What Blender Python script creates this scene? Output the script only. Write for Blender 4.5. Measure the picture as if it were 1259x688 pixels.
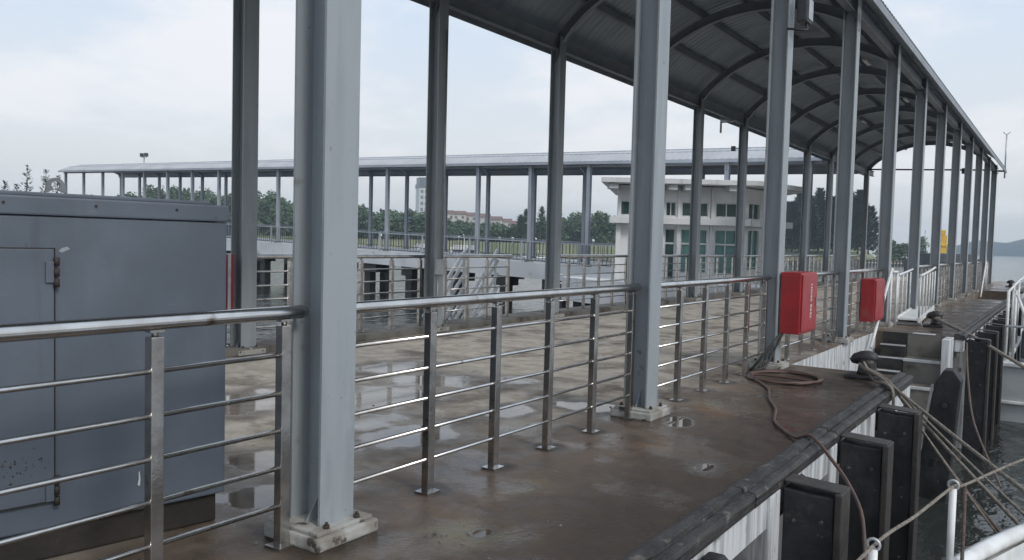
import bpy, bmesh, math, random
from mathutils import Vector, Matrix
S = bpy.context.scene
for o in list(bpy.data.objects): bpy.data.objects.remove(o)
COL = S.collection
rnd = random.Random(7)
R_ = math.radians

# ------------------------------------------------------------------ camera
CAM = Vector((2.7916, -2.6678, 1.4193)); FPX = 1000.31
PITCH, ROLL, HEAD = 0.0476, 0.0256, 0.6001
F = Vector((-math.sin(HEAD)*math.cos(PITCH), math.cos(HEAD)*math.cos(PITCH), -math.sin(PITCH)))
r0 = Vector((math.cos(HEAD), math.sin(HEAD), 0)); u0 = r0.cross(F)
RT = r0*math.cos(ROLL) + u0*math.sin(ROLL); UP = u0*math.cos(ROLL) - r0*math.sin(ROLL)
cd = bpy.data.cameras.new('camera'); cam = bpy.data.objects.new('camera', cd); COL.objects.link(cam)
cam.matrix_world = Matrix(((RT.x, UP.x, -F.x, CAM.x), (RT.y, UP.y, -F.y, CAM.y), (RT.z, UP.z, -F.z, CAM.z), (0, 0, 0, 1)))
cd.sensor_width = 36; cd.lens = 36*FPX/1259; cd.clip_start = .05; cd.clip_end = 12000
S.camera = cam
S.render.resolution_x = 1024; S.render.resolution_y = 560
def at(px, depth, z=0.0):
    """ground-plan point on the bearing of photo column px at a distance along the view axis"""
    d = r0*((px-629.5)/FPX) + Vector((-math.sin(HEAD), math.cos(HEAD), 0))
    return Vector((CAM.x+d.x*depth, CAM.y+d.y*depth, z))

# ------------------------------------------------------------------ sky, sun, exposure
SUN_EL, SUN_AZ = R_(40), R_(104)           # azimuth clockwise from +Y
W = bpy.data.worlds.new("World"); S.world = W; W.use_nodes = True
nt = W.node_tree; nt.nodes.clear()
def N(t, ty, **k):
    n = t.nodes.new(ty)
    for a, b in k.items(): setattr(n, a, b)
    return n
sky = N(nt, 'ShaderNodeTexSky', sky_type='NISHITA', sun_disc=False, sun_elevation=SUN_EL, sun_rotation=SUN_AZ,
        air_density=1.0, dust_density=3.0, ozone_density=1.0)
tc = N(nt, 'ShaderNodeTexCoord'); sp = N(nt, 'ShaderNodeSeparateXYZ'); nt.links.new(tc.outputs['Generated'], sp.inputs[0])
zc = N(nt, 'ShaderNodeMath', operation='MAXIMUM'); nt.links.new(sp.outputs['Z'], zc.inputs[0]); zc.inputs[1].default_value = 0.0
za = N(nt, 'ShaderNodeMath', operation='ADD'); nt.links.new(zc.outputs[0], za.inputs[0]); za.inputs[1].default_value = .22
dv = N(nt, 'ShaderNodeVectorMath', operation='DIVIDE'); cmb = N(nt, 'ShaderNodeCombineXYZ')
nt.links.new(sp.outputs['X'], cmb.inputs['X']); nt.links.new(sp.outputs['Y'], cmb.inputs['Y'])
cz = N(nt, 'ShaderNodeCombineXYZ'); [nt.links.new(za.outputs[0], cz.inputs[i]) for i in range(3)]
nt.links.new(cmb.outputs[0], dv.inputs[0]); nt.links.new(cz.outputs[0], dv.inputs[1])
cn = N(nt, 'ShaderNodeTexNoise'); cn.inputs['Scale'].default_value = 1.25; cn.inputs['Detail'].default_value = 7; cn.inputs['Roughness'].default_value = .55
nt.links.new(dv.outputs[0], cn.inputs['Vector'])
cr = N(nt, 'ShaderNodeMapRange', interpolation_type='SMOOTHSTEP'); cr.inputs['From Min'].default_value = .44; cr.inputs['From Max'].default_value = .62
nt.links.new(cn.outputs['Fac'], cr.inputs['Value'])
gr = N(nt, 'ShaderNodeMapRange', interpolation_type='SMOOTHSTEP'); gr.inputs['From Min'].default_value = 0.0; gr.inputs['From Max'].default_value = .40
nt.links.new(zc.outputs[0], gr.inputs['Value'])
cc = N(nt, 'ShaderNodeMix', data_type='RGBA'); nt.links.new(gr.outputs[0], cc.inputs[0])      # hazy air: pale at the horizon, bluer above
cc.inputs[6].default_value = (8.5, 8.5, 8.4, 1); cc.inputs[7].default_value = (6.2, 7.6, 9.4, 1)
cw = N(nt, 'ShaderNodeMix', data_type='RGBA'); nt.links.new(cr.outputs[0], cw.inputs[0]); nt.links.new(cc.outputs[2], cw.inputs[6]); cw.inputs[7].default_value = (9.3, 9.3, 9.5, 1)
mx = N(nt, 'ShaderNodeMix', data_type='RGBA'); mx.inputs[0].default_value = .86
nt.links.new(sky.outputs[0], mx.inputs[6]); nt.links.new(cw.outputs[2], mx.inputs[7])
bg = N(nt, 'ShaderNodeBackground'); bg.inputs['Strength'].default_value = .1
nt.links.new(mx.outputs[2], bg.inputs['Color'])
wo = N(nt, 'ShaderNodeOutputWorld'); nt.links.new(bg.outputs[0], wo.inputs[0])
sl = bpy.data.lights.new('sun', 'SUN'); sl.energy = 1.45; sl.angle = R_(14); sl.color = (1, .96, .9)
so = bpy.data.objects.new('sun', sl); COL.objects.link(so)
sd = Vector((math.sin(SUN_AZ)*math.cos(SUN_EL), math.cos(SUN_AZ)*math.cos(SUN_EL), math.sin(SUN_EL)))
so.rotation_euler = sd.to_track_quat('Z', 'Y').to_euler()
S.view_settings.view_transform = 'Standard'; S.view_settings.look = 'None'; S.view_settings.gamma = 1
S.view_settings.exposure = 0.18
S.render.engine = 'CYCLES'

# ------------------------------------------------------------------ materials
MATS = {}
def mat(name, c1, c2=None, scale=6, rough=.6, bump=0, stretch=(1, 1, 1), metal=0, lo=.4, hi=.65, c3=None, s3=20, lo3=.6, hi3=.68,
        detail=6, rvar=.0, bscale=None, spec=.5):
    m = bpy.data.materials.new(name); m.use_nodes = True; t = m.node_tree; b = t.nodes['Principled BSDF']
    b.inputs['Roughness'].default_value = rough; b.inputs['Metallic'].default_value = metal
    b.inputs['Specular IOR Level'].default_value = spec
    g = N(t, 'ShaderNodeNewGeometry'); mp = N(t, 'ShaderNodeMapping'); mp.inputs['Scale'].default_value = stretch
    t.links.new(g.outputs['Position'], mp.inputs['Vector'])
    c2 = c2 or tuple(x*.8 for x in c1)
    n = N(t, 'ShaderNodeTexNoise'); n.inputs['Scale'].default_value = scale; n.inputs['Detail'].default_value = detail
    t.links.new(mp.outputs[0], n.inputs['Vector'])
    r = N(t, 'ShaderNodeMapRange', interpolation_type='SMOOTHSTEP'); r.inputs['From Min'].default_value = lo; r.inputs['From Max'].default_value = hi
    t.links.new(n.outputs['Fac'], r.inputs['Value'])
    x = N(t, 'ShaderNodeMix', data_type='RGBA'); x.inputs[6].default_value = (*c1, 1); x.inputs[7].default_value = (*c2, 1)
    t.links.new(r.outputs[0], x.inputs[0]); out = x.outputs[2]
    if c3:
        n3 = N(t, 'ShaderNodeTexNoise'); n3.inputs['Scale'].default_value = s3; n3.inputs['Detail'].default_value = 8
        t.links.new(g.outputs['Position'], n3.inputs['Vector'])
        r3 = N(t, 'ShaderNodeMapRange', interpolation_type='SMOOTHSTEP'); r3.inputs['From Min'].default_value = lo3; r3.inputs['From Max'].default_value = hi3
        t.links.new(n3.outputs['Fac'], r3.inputs['Value'])
        y = N(t, 'ShaderNodeMix', data_type='RGBA'); t.links.new(out, y.inputs[6]); y.inputs[7].default_value = (*c3, 1)
        t.links.new(r3.outputs[0], y.inputs[0]); out = y.outputs[2]
    t.links.new(out, b.inputs['Base Color'])
    if rvar:
        rr = N(t, 'ShaderNodeMapRange'); rr.inputs['To Min'].default_value = max(.03, rough-rvar); rr.inputs['To Max'].default_value = rough+rvar
        t.links.new(n.outputs['Fac'], rr.inputs['Value']); t.links.new(rr.outputs[0], b.inputs['Roughness'])
    if bump:
        bn = N(t, 'ShaderNodeTexNoise'); bn.inputs['Scale'].default_value = bscale or scale*4; bn.inputs['Detail'].default_value = 5
        t.links.new(mp.outputs[0], bn.inputs['Vector'])
        bp = N(t, 'ShaderNodeBump'); bp.inputs['Strength'].default_value = bump; bp.inputs['Distance'].default_value = .02
        t.links.new(bn.outputs['Fac'], bp.inputs['Height']); t.links.new(bp.outputs[0], b.inputs['Normal'])
    MATS[name] = m; return m
def grime(m, col, stretch, scale, lo, hi, amt, rough=None, bump=None, det=7):
    t = m.node_tree; b = t.nodes['Principled BSDF']; src = b.inputs['Base Color'].links[0].from_socket
    g = N(t, 'ShaderNodeNewGeometry'); mp = N(t, 'ShaderNodeMapping'); mp.inputs['Scale'].default_value = stretch; mp.inputs['Location'].default_value = (3.1, 7.7, 1.3)
    t.links.new(g.outputs['Position'], mp.inputs['Vector']); n = N(t, 'ShaderNodeTexNoise'); n.inputs['Scale'].default_value = scale; n.inputs['Detail'].default_value = det; n.inputs['Roughness'].default_value = .62
    t.links.new(mp.outputs[0], n.inputs['Vector']); r = N(t, 'ShaderNodeMapRange', interpolation_type='SMOOTHSTEP')
    r.inputs['From Min'].default_value = lo; r.inputs['From Max'].default_value = hi; r.inputs['To Max'].default_value = amt; t.links.new(n.outputs['Fac'], r.inputs['Value'])
    x = N(t, 'ShaderNodeMix', data_type='RGBA'); t.links.new(r.outputs[0], x.inputs[0]); t.links.new(src, x.inputs[6]); x.inputs[7].default_value = (*col, 1); t.links.new(x.outputs[2], b.inputs['Base Color'])
    if bump:
        bp = N(t, 'ShaderNodeBump'); bp.inputs['Strength'].default_value = bump; bp.inputs['Distance'].default_value = .03; t.links.new(n.outputs['Fac'], bp.inputs['Height'])
        o = b.inputs['Normal'].links
        if o: t.links.new(o[0].from_socket, bp.inputs['Normal'])
        t.links.new(bp.outputs[0], b.inputs['Normal'])
STEEL = mat('grey_steel_paint', (.295, .328, .350), (.255, .285, .308), 1.6, .40, .12, (6, 6, .7), c3=(.17, .16, .15), s3=7, lo3=.68, hi3=.8, bscale=60)
ROOFST = mat('roof_steel', (.25, .275, .305), (.21, .23, .255), 3, .5, .05)
SHEETM = mat('roof_sheeting', (.31, .36, .41), (.26, .305, .35), .8, .45, 0, (1, 4, 1))
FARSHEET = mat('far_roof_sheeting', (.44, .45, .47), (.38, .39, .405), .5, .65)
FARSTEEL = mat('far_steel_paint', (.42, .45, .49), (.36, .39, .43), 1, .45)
INOX = mat('stainless_steel', (.68, .67, .65), (.56, .54, .52), 5, .22, .05, (1, 1, 1), 1.0, rvar=.12, c3=(.22, .14, .09), s3=9, lo3=.64, hi3=.78)
INOXD = mat('stainless_post', (.52, .50, .48), (.36, .345, .33), 8, .22, .05, (1, 1, 1), .95, rvar=.12, c3=(.17, .12, .09), s3=14, lo3=.64, hi3=.78)
PLINTH = mat('painted_plinth', (.36, .36, .34), (.22, .205, .18), 5, .8, .5, lo=.45, hi=.62, c3=(.07, .06, .05), s3=14, lo3=.6, hi3=.68)
CONC = mat('old_concrete', (.17, .165, .15), (.10, .092, .082), 3, .85, .4, c3=(.05, .045, .04), s3=3, lo3=.58, hi3=.7)
WHITEF = mat('whitewashed_deck_face', (.68, .69, .70), (.58, .59, .60), .6, .8, .1, c3=(.40, .40, .39), s3=.9, lo3=.6, hi3=.72)
LCONC = mat('pale_concrete', (.56, .57, .58), (.45, .46, .46), 1.0, .85, .2, (1, 1, .5))
WHITEC = mat('white_painted_concrete', (.58, .60, .62), (.36, .37, .38), 3.0, .75, .25, (4, 4, .35), lo=.42, hi=.62, c3=(.12, .11, .10), s3=5, lo3=.62, hi3=.74)
GREYW = mat('grey_wall_paint', (.22, .235, .25), (.16, .17, .18), 2, .8, .2)
RUBBER = mat('black_rubber', (.016, .017, .019), (.028, .029, .031), 4, .55, .3, c3=(.11, .10, .09), s3=18, lo3=.69, hi3=.73, rvar=.15)
KERBM = mat('weathered_rubber_kerb', (.045, .042, .041), (.022, .021, .021), 6, .6, .6, c3=(.12, .11, .10), s3=11, lo3=.6, hi3=.72)
PADM = mat('brown_pad', (.050, .043, .038), (.032, .028, .026), 6, .6, .3)
CONT = mat('blue_grey_container_paint', (.106, .130, .164), (.086, .106, .134), 2.2, .5, .12, c3=(.05, .055, .06), s3=13, lo3=.70, hi3=.74, rvar=.08)
CONTD = mat('container_skid', (.022, .019, .017), (.035, .028, .024), 4, .7, .3)
RUSTD = mat('old_rust_specks', (.035, .03, .022), (.06, .045, .02), 40, .9)
RUST = mat('rust', (.06, .04, .028), (.04, .034, .03), 20, .9, .4)
RED = mat('red_paint', (.33, .018, .024), (.27, .016, .021), 3, .38, .05, rvar=.08)
REDD = mat('dark_red_paint', (.20, .012, .018), (.15, .010, .014), 3, .4)
WHITE = mat('white_paint', (.72, .73, .73), (.58, .59, .58), 6, .45, .08, c3=(.3, .24, .18), s3=16, lo3=.7, hi3=.8)
LETTER = mat('white_lettering', (.8, .8, .8), (.7, .7, .7), 9, .5)
BLACK = mat('black_iron', (.018, .018, .020), (.035, .032, .03), 7, .5, .3)
HOSE = mat('red_brown_hose', (.105, .058, .046), (.07, .045, .038), 9, .5, .1)
SALT = mat('salted_bolt', (.10, .10, .095), (.04, .04, .04), 25, .8)
HOSED = mat('dark_hose', (.035, .03, .03), (.02, .02, .02), 9, .5)
ROPE = mat('weathered_rope', (.30, .27, .23), (.18, .16, .135), 30, .9, .8, bscale=160)
ROPEB = mat('brown_rope', (.15, .11, .095), (.09, .07, .06), 30, .9, .6)
GALV = mat('galvanised_steel', (.45, .46, .47), (.33, .34, .35), 6, .4, .05, metal=.6)
DGREY = mat('dark_grey_plastic', (.055, .06, .07), (.04, .044, .05), 5, .45)
PILE = mat('dark_wet_pile', (.055, .058, .06), (.03, .03, .032), 1.5, .6, .3)
WALLW = mat('white_building_wall', (.66, .665, .66), (.56, .565, .56), .8, .8, .1, c3=(.40, .40, .39), s3=1.4, lo3=.6, hi3=.75)
TEAL = mat('teal_curtain', (.72, .86, .85), (.58, .76, .75), 4, .8, .1)
FRAME = mat('window_frame', (.55, .57, .57), (.45, .47, .47), 5, .45)
LEAF = mat('tree_leaves', (.068, .115, .066), (.095, .142, .078), .35, .85, lo=.35, hi=.65)
LEAFC = mat('casuarina_needles', (.036, .065, .044), (.058, .085, .052), .5, .85)
LEAFS = mat('sparse_twigs', (.10, .11, .09), (.13, .13, .11), 1, .9)
BARK = mat('bark', (.10, .08, .065), (.07, .055, .045), 3, .9)
GRASS = mat('shore_grass', (.135, .155, .075), (.20, .20, .11), .06, .95, lo=.35, hi=.65)
HILLM = mat('wooded_hill', (.010, .022, .028), (.016, .028, .033), .02, .95)
ROOFT = mat('red_roof_tiles', (.17, .10, .085), (.13, .08, .07), 1, .8)
HOUSEW = mat('pale_house_wall', (.52, .49, .46), (.45, .42, .40), .5, .8)
TOWERW = mat('tower_wall', (.62, .62, .62), (.55, .55, .56), .3, .8)
TOWERD = mat('tower_glazing', (.10, .11, .125), (.08, .09, .10), .5, .4)
YEL = mat('yellow_paint', (.60, .38, .03), (.50, .30, .03), 1, .5)
HULLD = mat('dark_hull', (.045, .05, .055), (.065, .07, .075), .4, .55)
HULLG = mat('grey_white_hull', (.42, .44, .45), (.36, .38, .39), 2, .45, .05)
def glass_mat():
    m = bpy.data.materials.new('window_glass'); m.use_nodes = True; t = m.node_tree; b = t.nodes['Principled BSDF']
    b.inputs['Base Color'].default_value = (.13, .21, .205, 1); b.inputs['Roughness'].default_value = .04
    tr = N(t, 'ShaderNodeBsdfTransparent'); tr.inputs[0].default_value = (.78, .88, .87, 1); mxs = N(t, 'ShaderNodeMixShader'); mxs.inputs[0].default_value = .25
    t.links.new(tr.outputs[0], mxs.inputs[1]); t.links.new(b.outputs[0], mxs.inputs[2])
    t.links.new(mxs.outputs[0], t.nodes['Material Output'].inputs[0]); return m
GLASS = glass_mat()
grime(STEEL, (.14, .105, .08), (9, 9, .55), 1.0, .60, .78, .55); grime(STEEL, (.37, .40, .42), (3, 3, 1.2), 2.2, .56, .72, .35)
grime(STEEL, (.06, .05, .045), (1, 1, 1), 34, .66, .74, .7)
grime(CONT, (.15, .178, .215), (2, 2, .8), 1.2, .48, .75, .55); grime(CONT, (.045, .05, .06), (7, 7, .5), 1.0, .56, .76, .6); grime(CONT, (.2, .21, .22), (1.5, 1.5, 6), 5, .66, .74, .35)
grime(CONT, (.085, .105, .135), (1, 1, 1), .9, .3, .7, .5, bump=.9, det=2); grime(CONT, (.07, .045, .03), (1, 1, 1), 9, .70, .75, .7)
grime(WALLW, (.30, .30, .29), (5, 5, .35), .8, .56, .74, .6); grime(WHITEC, (.16, .15, .13), (7, 7, .5), 1.2, .54, .72, .75)
grime(RED, (.30, .10, .09), (2, 2, .8), 3, .52, .76, .55); grime(RED, (.10, .02, .02), (1, 1, 1), 22, .64, .72, .6); grime(REDD, (.3, .10, .09), (2, 2, .8), 3, .52, .76, .4)
grime(RUBBER, (.08, .082, .08), (3, 3, .6), 3.0, .60, .78, .4, bump=.5); RUBBER.node_tree.nodes['Principled BSDF'].inputs['Specular IOR Level'].default_value = .3; grime(RUBBER, (.06, .065, .055), (1, 1, 1), 7, .6, .75, .5)
grime(PADM, (.03, .028, .026), (4, 4, .8), 2, .45, .65, .7); grime(KERBM, (.14, .12, .11), (.6, .25, 3), 14, .6, .72, .5, bump=.8)
grime(WHITE, (.34, .29, .24), (6, 6, .6), 2, .62, .78, .55); grime(LCONC, (.26, .25, .24), (5, 5, .4), .9, .52, .72, .6)
def water_mat():
    m = bpy.data.materials.new('harbour_water'); m.use_nodes = True; t = m.node_tree; b = t.nodes['Principled BSDF']
    b.inputs['Base Color'].default_value = (.030, .033, .030, 1); b.inputs['Roughness'].default_value = .08; b.inputs['IOR'].default_value = 1.33
    g = N(t, 'ShaderNodeNewGeometry'); prev = None
    for sc, st, dist, v in ((2.6, .55, .10, (1, .6, 1)), (.55, .5, .35, (1, .5, 1)), (9, .25, .02, (1, 1, 1))):
        mp = N(t, 'ShaderNodeMapping'); mp.inputs['Scale'].default_value = v; mp.inputs['Rotation'].default_value = (0, 0, .5)
        t.links.new(g.outputs['Position'], mp.inputs['Vector'])
        n = N(t, 'ShaderNodeTexNoise'); n.inputs['Scale'].default_value = sc; n.inputs['Detail'].default_value = 3; n.inputs['Distortion'].default_value = .6
        t.links.new(mp.outputs[0], n.inputs['Vector'])
        bp = N(t, 'ShaderNodeBump'); bp.inputs['Strength'].default_value = st; bp.inputs['Distance'].default_value = dist
        t.links.new(n.outputs['Fac'], bp.inputs['Height'])
        if prev: t.links.new(prev.outputs[0], bp.inputs['Normal'])
        prev = bp
    t.links.new(prev.outputs[0], b.inputs['Normal']); return m
WATER = water_mat()

PUDDLES = [(-2.2, 2.7, .55, .9, .3), (-2.45, 3.6, .6, .45, 0), (-1.1, 1.7, .35, .6, 0), (-1.7, 1.8, .45, .45, 0), (-2.9, 1.7, .45, .7, .2),
           (-.75, .15, .30, .30, 0), (.93, 2.30, .10, .16, 0), (.26, 3.45, .17, .28, .3), (-.6, 3.5, .45, .25, .3), (-1.8, 4.2, .3, .3, 0), (.05, 3.45, .25, .12, 0),
           (-1.3, .6, .4, .3, 0), (-3.3, 3.9, .4, .6, 0), (.50, .48, .05, .07, 0), (.33, .30, .035, .05, 0), (-1.0, 2.9, .22, .35, 0), (.45, 5.1, .25, .06, .4)]
DIRT_SHADE = [(-.12, k*3.5057, .42, .40) for k in range(4)]+[(-.12, k*3.5057+y, .15, .16) for k in (0, 1) for y in (.84, 1.47, 2.10, 2.73, 3.36)]+[(-.12, -.82, .15, .15), (-.12, -.2, .15, .15), (-5.3, 3.5, .4, .4), (-5.3, 7.0, .4, .4), (.6, 6.3, .6, .55), (.95, 7.0, .4, .4)]  # dirt plus contact shade painted into the deck colour round columns, posts, hose, bollard
def deck_mat():
    m = bpy.data.materials.new('wet_deck_concrete'); m.use_nodes = True; t = m.node_tree; b = t.nodes['Principled BSDF']
    L = t.links.new
    def M(op, a, c, clamp=False):
        n = N(t, 'ShaderNodeMath', operation=op, use_clamp=clamp)
        for i, v in enumerate((a, c)):
            if v is None: continue
            if isinstance(v, (int, float)): n.inputs[i].default_value = v
            else: L(v, n.inputs[i])
        return n.outputs[0]
    def SM(v, a, c, lo=0., hi=1.):
        n = N(t, 'ShaderNodeMapRange', interpolation_type='SMOOTHSTEP')
        n.inputs['From Min'].default_value = a; n.inputs['From Max'].default_value = c
        n.inputs['To Min'].default_value = lo; n.inputs['To Max'].default_value = hi; L(v, n.inputs['Value']); return n.outputs[0]
    def MIX(f, a, c):
        n = N(t, 'ShaderNodeMix', data_type='RGBA'); L(f, n.inputs[0])
        for i, v in ((6, a), (7, c)):
            if isinstance(v, tuple): n.inputs[i].default_value = (*v, 1)
            else: L(v, n.inputs[i])
        return n.outputs[2]
    g = N(t, 'ShaderNodeNewGeometry'); P = g.outputs['Position']
    def noise(sc, det=6, st=(1, 1, 1), off=0):
        mp = N(t, 'ShaderNodeMapping'); mp.inputs['Scale'].default_value = st; mp.inputs['Location'].default_value = (off, off*.7, 0); L(P, mp.inputs['Vector'])
        n = N(t, 'ShaderNodeTexNoise'); n.inputs['Scale'].default_value = sc; n.inputs['Detail'].default_value = det; n.inputs['Roughness'].default_value = .6
        L(mp.outputs[0], n.inputs['Vector']); return n.outputs['Fac']
    s = N(t, 'ShaderNodeSeparateXYZ'); L(P, s.inputs[0]); X, Y = s.outputs['X'], s.outputs['Y']
    n1 = noise(.9); n2 = noise(4.5, 8, off=3); n3 = noise(26, 6, off=9); n4 = noise(1.5, 8, (1, .85, 1), 20)
    # dry, tan inside the walkway; brown and wet outside the roof edge
    inside = M('ADD', M('MULTIPLY', X, -1), M('MULTIPLY', M('SUBTRACT', n1, .5), 2.2))
    farin = M('MINIMUM', M('MULTIPLY', M('SUBTRACT', Y, 3.0), .10), .35)
    dry = SM(M('ADD', inside, farin), .0, 1.2)
    drycol = MIX(SM(n2, .35, .65), (.49, .445, .385), (.36, .318, .265))
    drycol = MIX(SM(n4, .52, .66), drycol, (.185, .158, .13))
    wetcol = MIX(SM(n2, .35, .68), (.082, .059, .043), (.130, .098, .074))
    wetcol = MIX(SM(n4, .52, .7), wetcol, (.15, .092, .050))
    wetcol = MIX(SM(noise(1.1, 4, (1, 1, 1), 40), .58, .72), wetcol, (.14, .122, .068))
    wetcol = MIX(M('MULTIPLY', SM(M('ADD', X, M('MULTIPLY', M('SUBTRACT', n1, .5), 1.1)), .15, 1.0), .72), wetcol, (.030, .021, .016))
    col = MIX(dry, wetcol, drycol)
    col = MIX(SM(noise(1.2, 9, (.9, 1.1, 1), 77), .535, .60, 0, .42), col, (.075, .058, .046))
    col = MIX(M('MULTIPLY', dry, SM(noise(7, 9, (1, 1, 1), 91), .60, .70, 0, .5)), col, (.42, .38, .33))
    vr = N(t, 'ShaderNodeTexVoronoi', feature='DISTANCE_TO_EDGE'); vr.inputs['Scale'].default_value = .42
    wv = N(t, 'ShaderNodeVectorMath', operation='ADD'); L(P, wv.inputs[0]); nzv = N(t, 'ShaderNodeTexNoise'); nzv.inputs['Scale'].default_value = 2.5; nzv.inputs['Detail'].default_value = 6; L(P, nzv.inputs['Vector']); L(nzv.outputs['Color'], wv.inputs[1]); L(wv.outputs[0], vr.inputs['Vector'])
    col = MIX(SM(vr.outputs['Distance'], .0015, .006, .25, 0.), col, (.025, .02, .018))
    col = MIX(SM(n3, .60, .74, 0, .5), col, (.035, .03, .026))
    pud = None
    edge = M('MULTIPLY', M('SUBTRACT', noise(3.2, 5, off=60), .5), 1.5)
    for (cx, cy, rx, ry, a) in PUDDLES:
        mp = N(t, 'ShaderNodeMapping', vector_type='TEXTURE'); mp.inputs['Location'].default_value = (cx, cy, 0)
        mp.inputs['Rotation'].default_value = (0, 0, a); mp.inputs['Scale'].default_value = (rx, ry, 1000); L(P, mp.inputs['Vector'])
        ln = N(t, 'ShaderNodeVectorMath', operation='LENGTH'); L(mp.outputs[0], ln.inputs[0])
        v = M('SUBTRACT', 1.0, ln.outputs['Value']); pud = v if pud is None else M('MAXIMUM', pud, v)
    pm = SM(M('ADD', pud, edge), .02, .45)
    sheen = M('MULTIPLY', SM(noise(1.3, 5, (1, 1, 1), 120), .46, .62), M('SUBTRACT', 1.0, M('MULTIPLY', dry, .75)))
    dirt_shade = None
    for (cx, cy, rx, ry) in DIRT_SHADE:
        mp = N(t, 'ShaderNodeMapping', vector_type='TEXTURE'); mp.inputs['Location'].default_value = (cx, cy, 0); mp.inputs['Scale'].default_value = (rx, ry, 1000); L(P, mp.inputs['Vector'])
        ln = N(t, 'ShaderNodeVectorMath', operation='LENGTH'); L(mp.outputs[0], ln.inputs[0]); v = M('SUBTRACT', 1.0, ln.outputs['Value']); dirt_shade = v if dirt_shade is None else M('MAXIMUM', dirt_shade, v)
    col = MIX(SM(M('ADD', dirt_shade, M('MULTIPLY', edge, .6)), -.05, .55, 0, .8), col, (.028, .021, .016))
    damp = SM(M('ADD', pud, edge), -.5, .05)
    col = MIX(M('MULTIPLY', damp, .55), col, (.060, .048, .040))
    L(col, b.inputs['Base Color']); b.inputs['Specular IOR Level'].default_value = .36
    rough = M('ADD', M('MULTIPLY', dry, .30), SM(n2, .3, .7, .34, .62))
    rough = M('MULTIPLY', rough, SM(sheen, 0, 1, 1, .42)); rough = M('MULTIPLY', rough, SM(pm, 0, 1, 1, .10)); rough = M('MULTIPLY', rough, SM(damp, 0, 1, 1, .72))
    L(rough, b.inputs['Roughness'])
    bp = N(t, 'ShaderNodeBump'); bp.inputs['Distance'].default_value = .012
    L(M('MULTIPLY', M('SUBTRACT', 1.0, pm), .55), bp.inputs['Strength']); L(M('ADD', M('MULTIPLY', n3, .6), n2), bp.inputs['Height'])
    L(bp.outputs[0], b.inputs['Normal']); return m
DECK = deck_mat()

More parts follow.
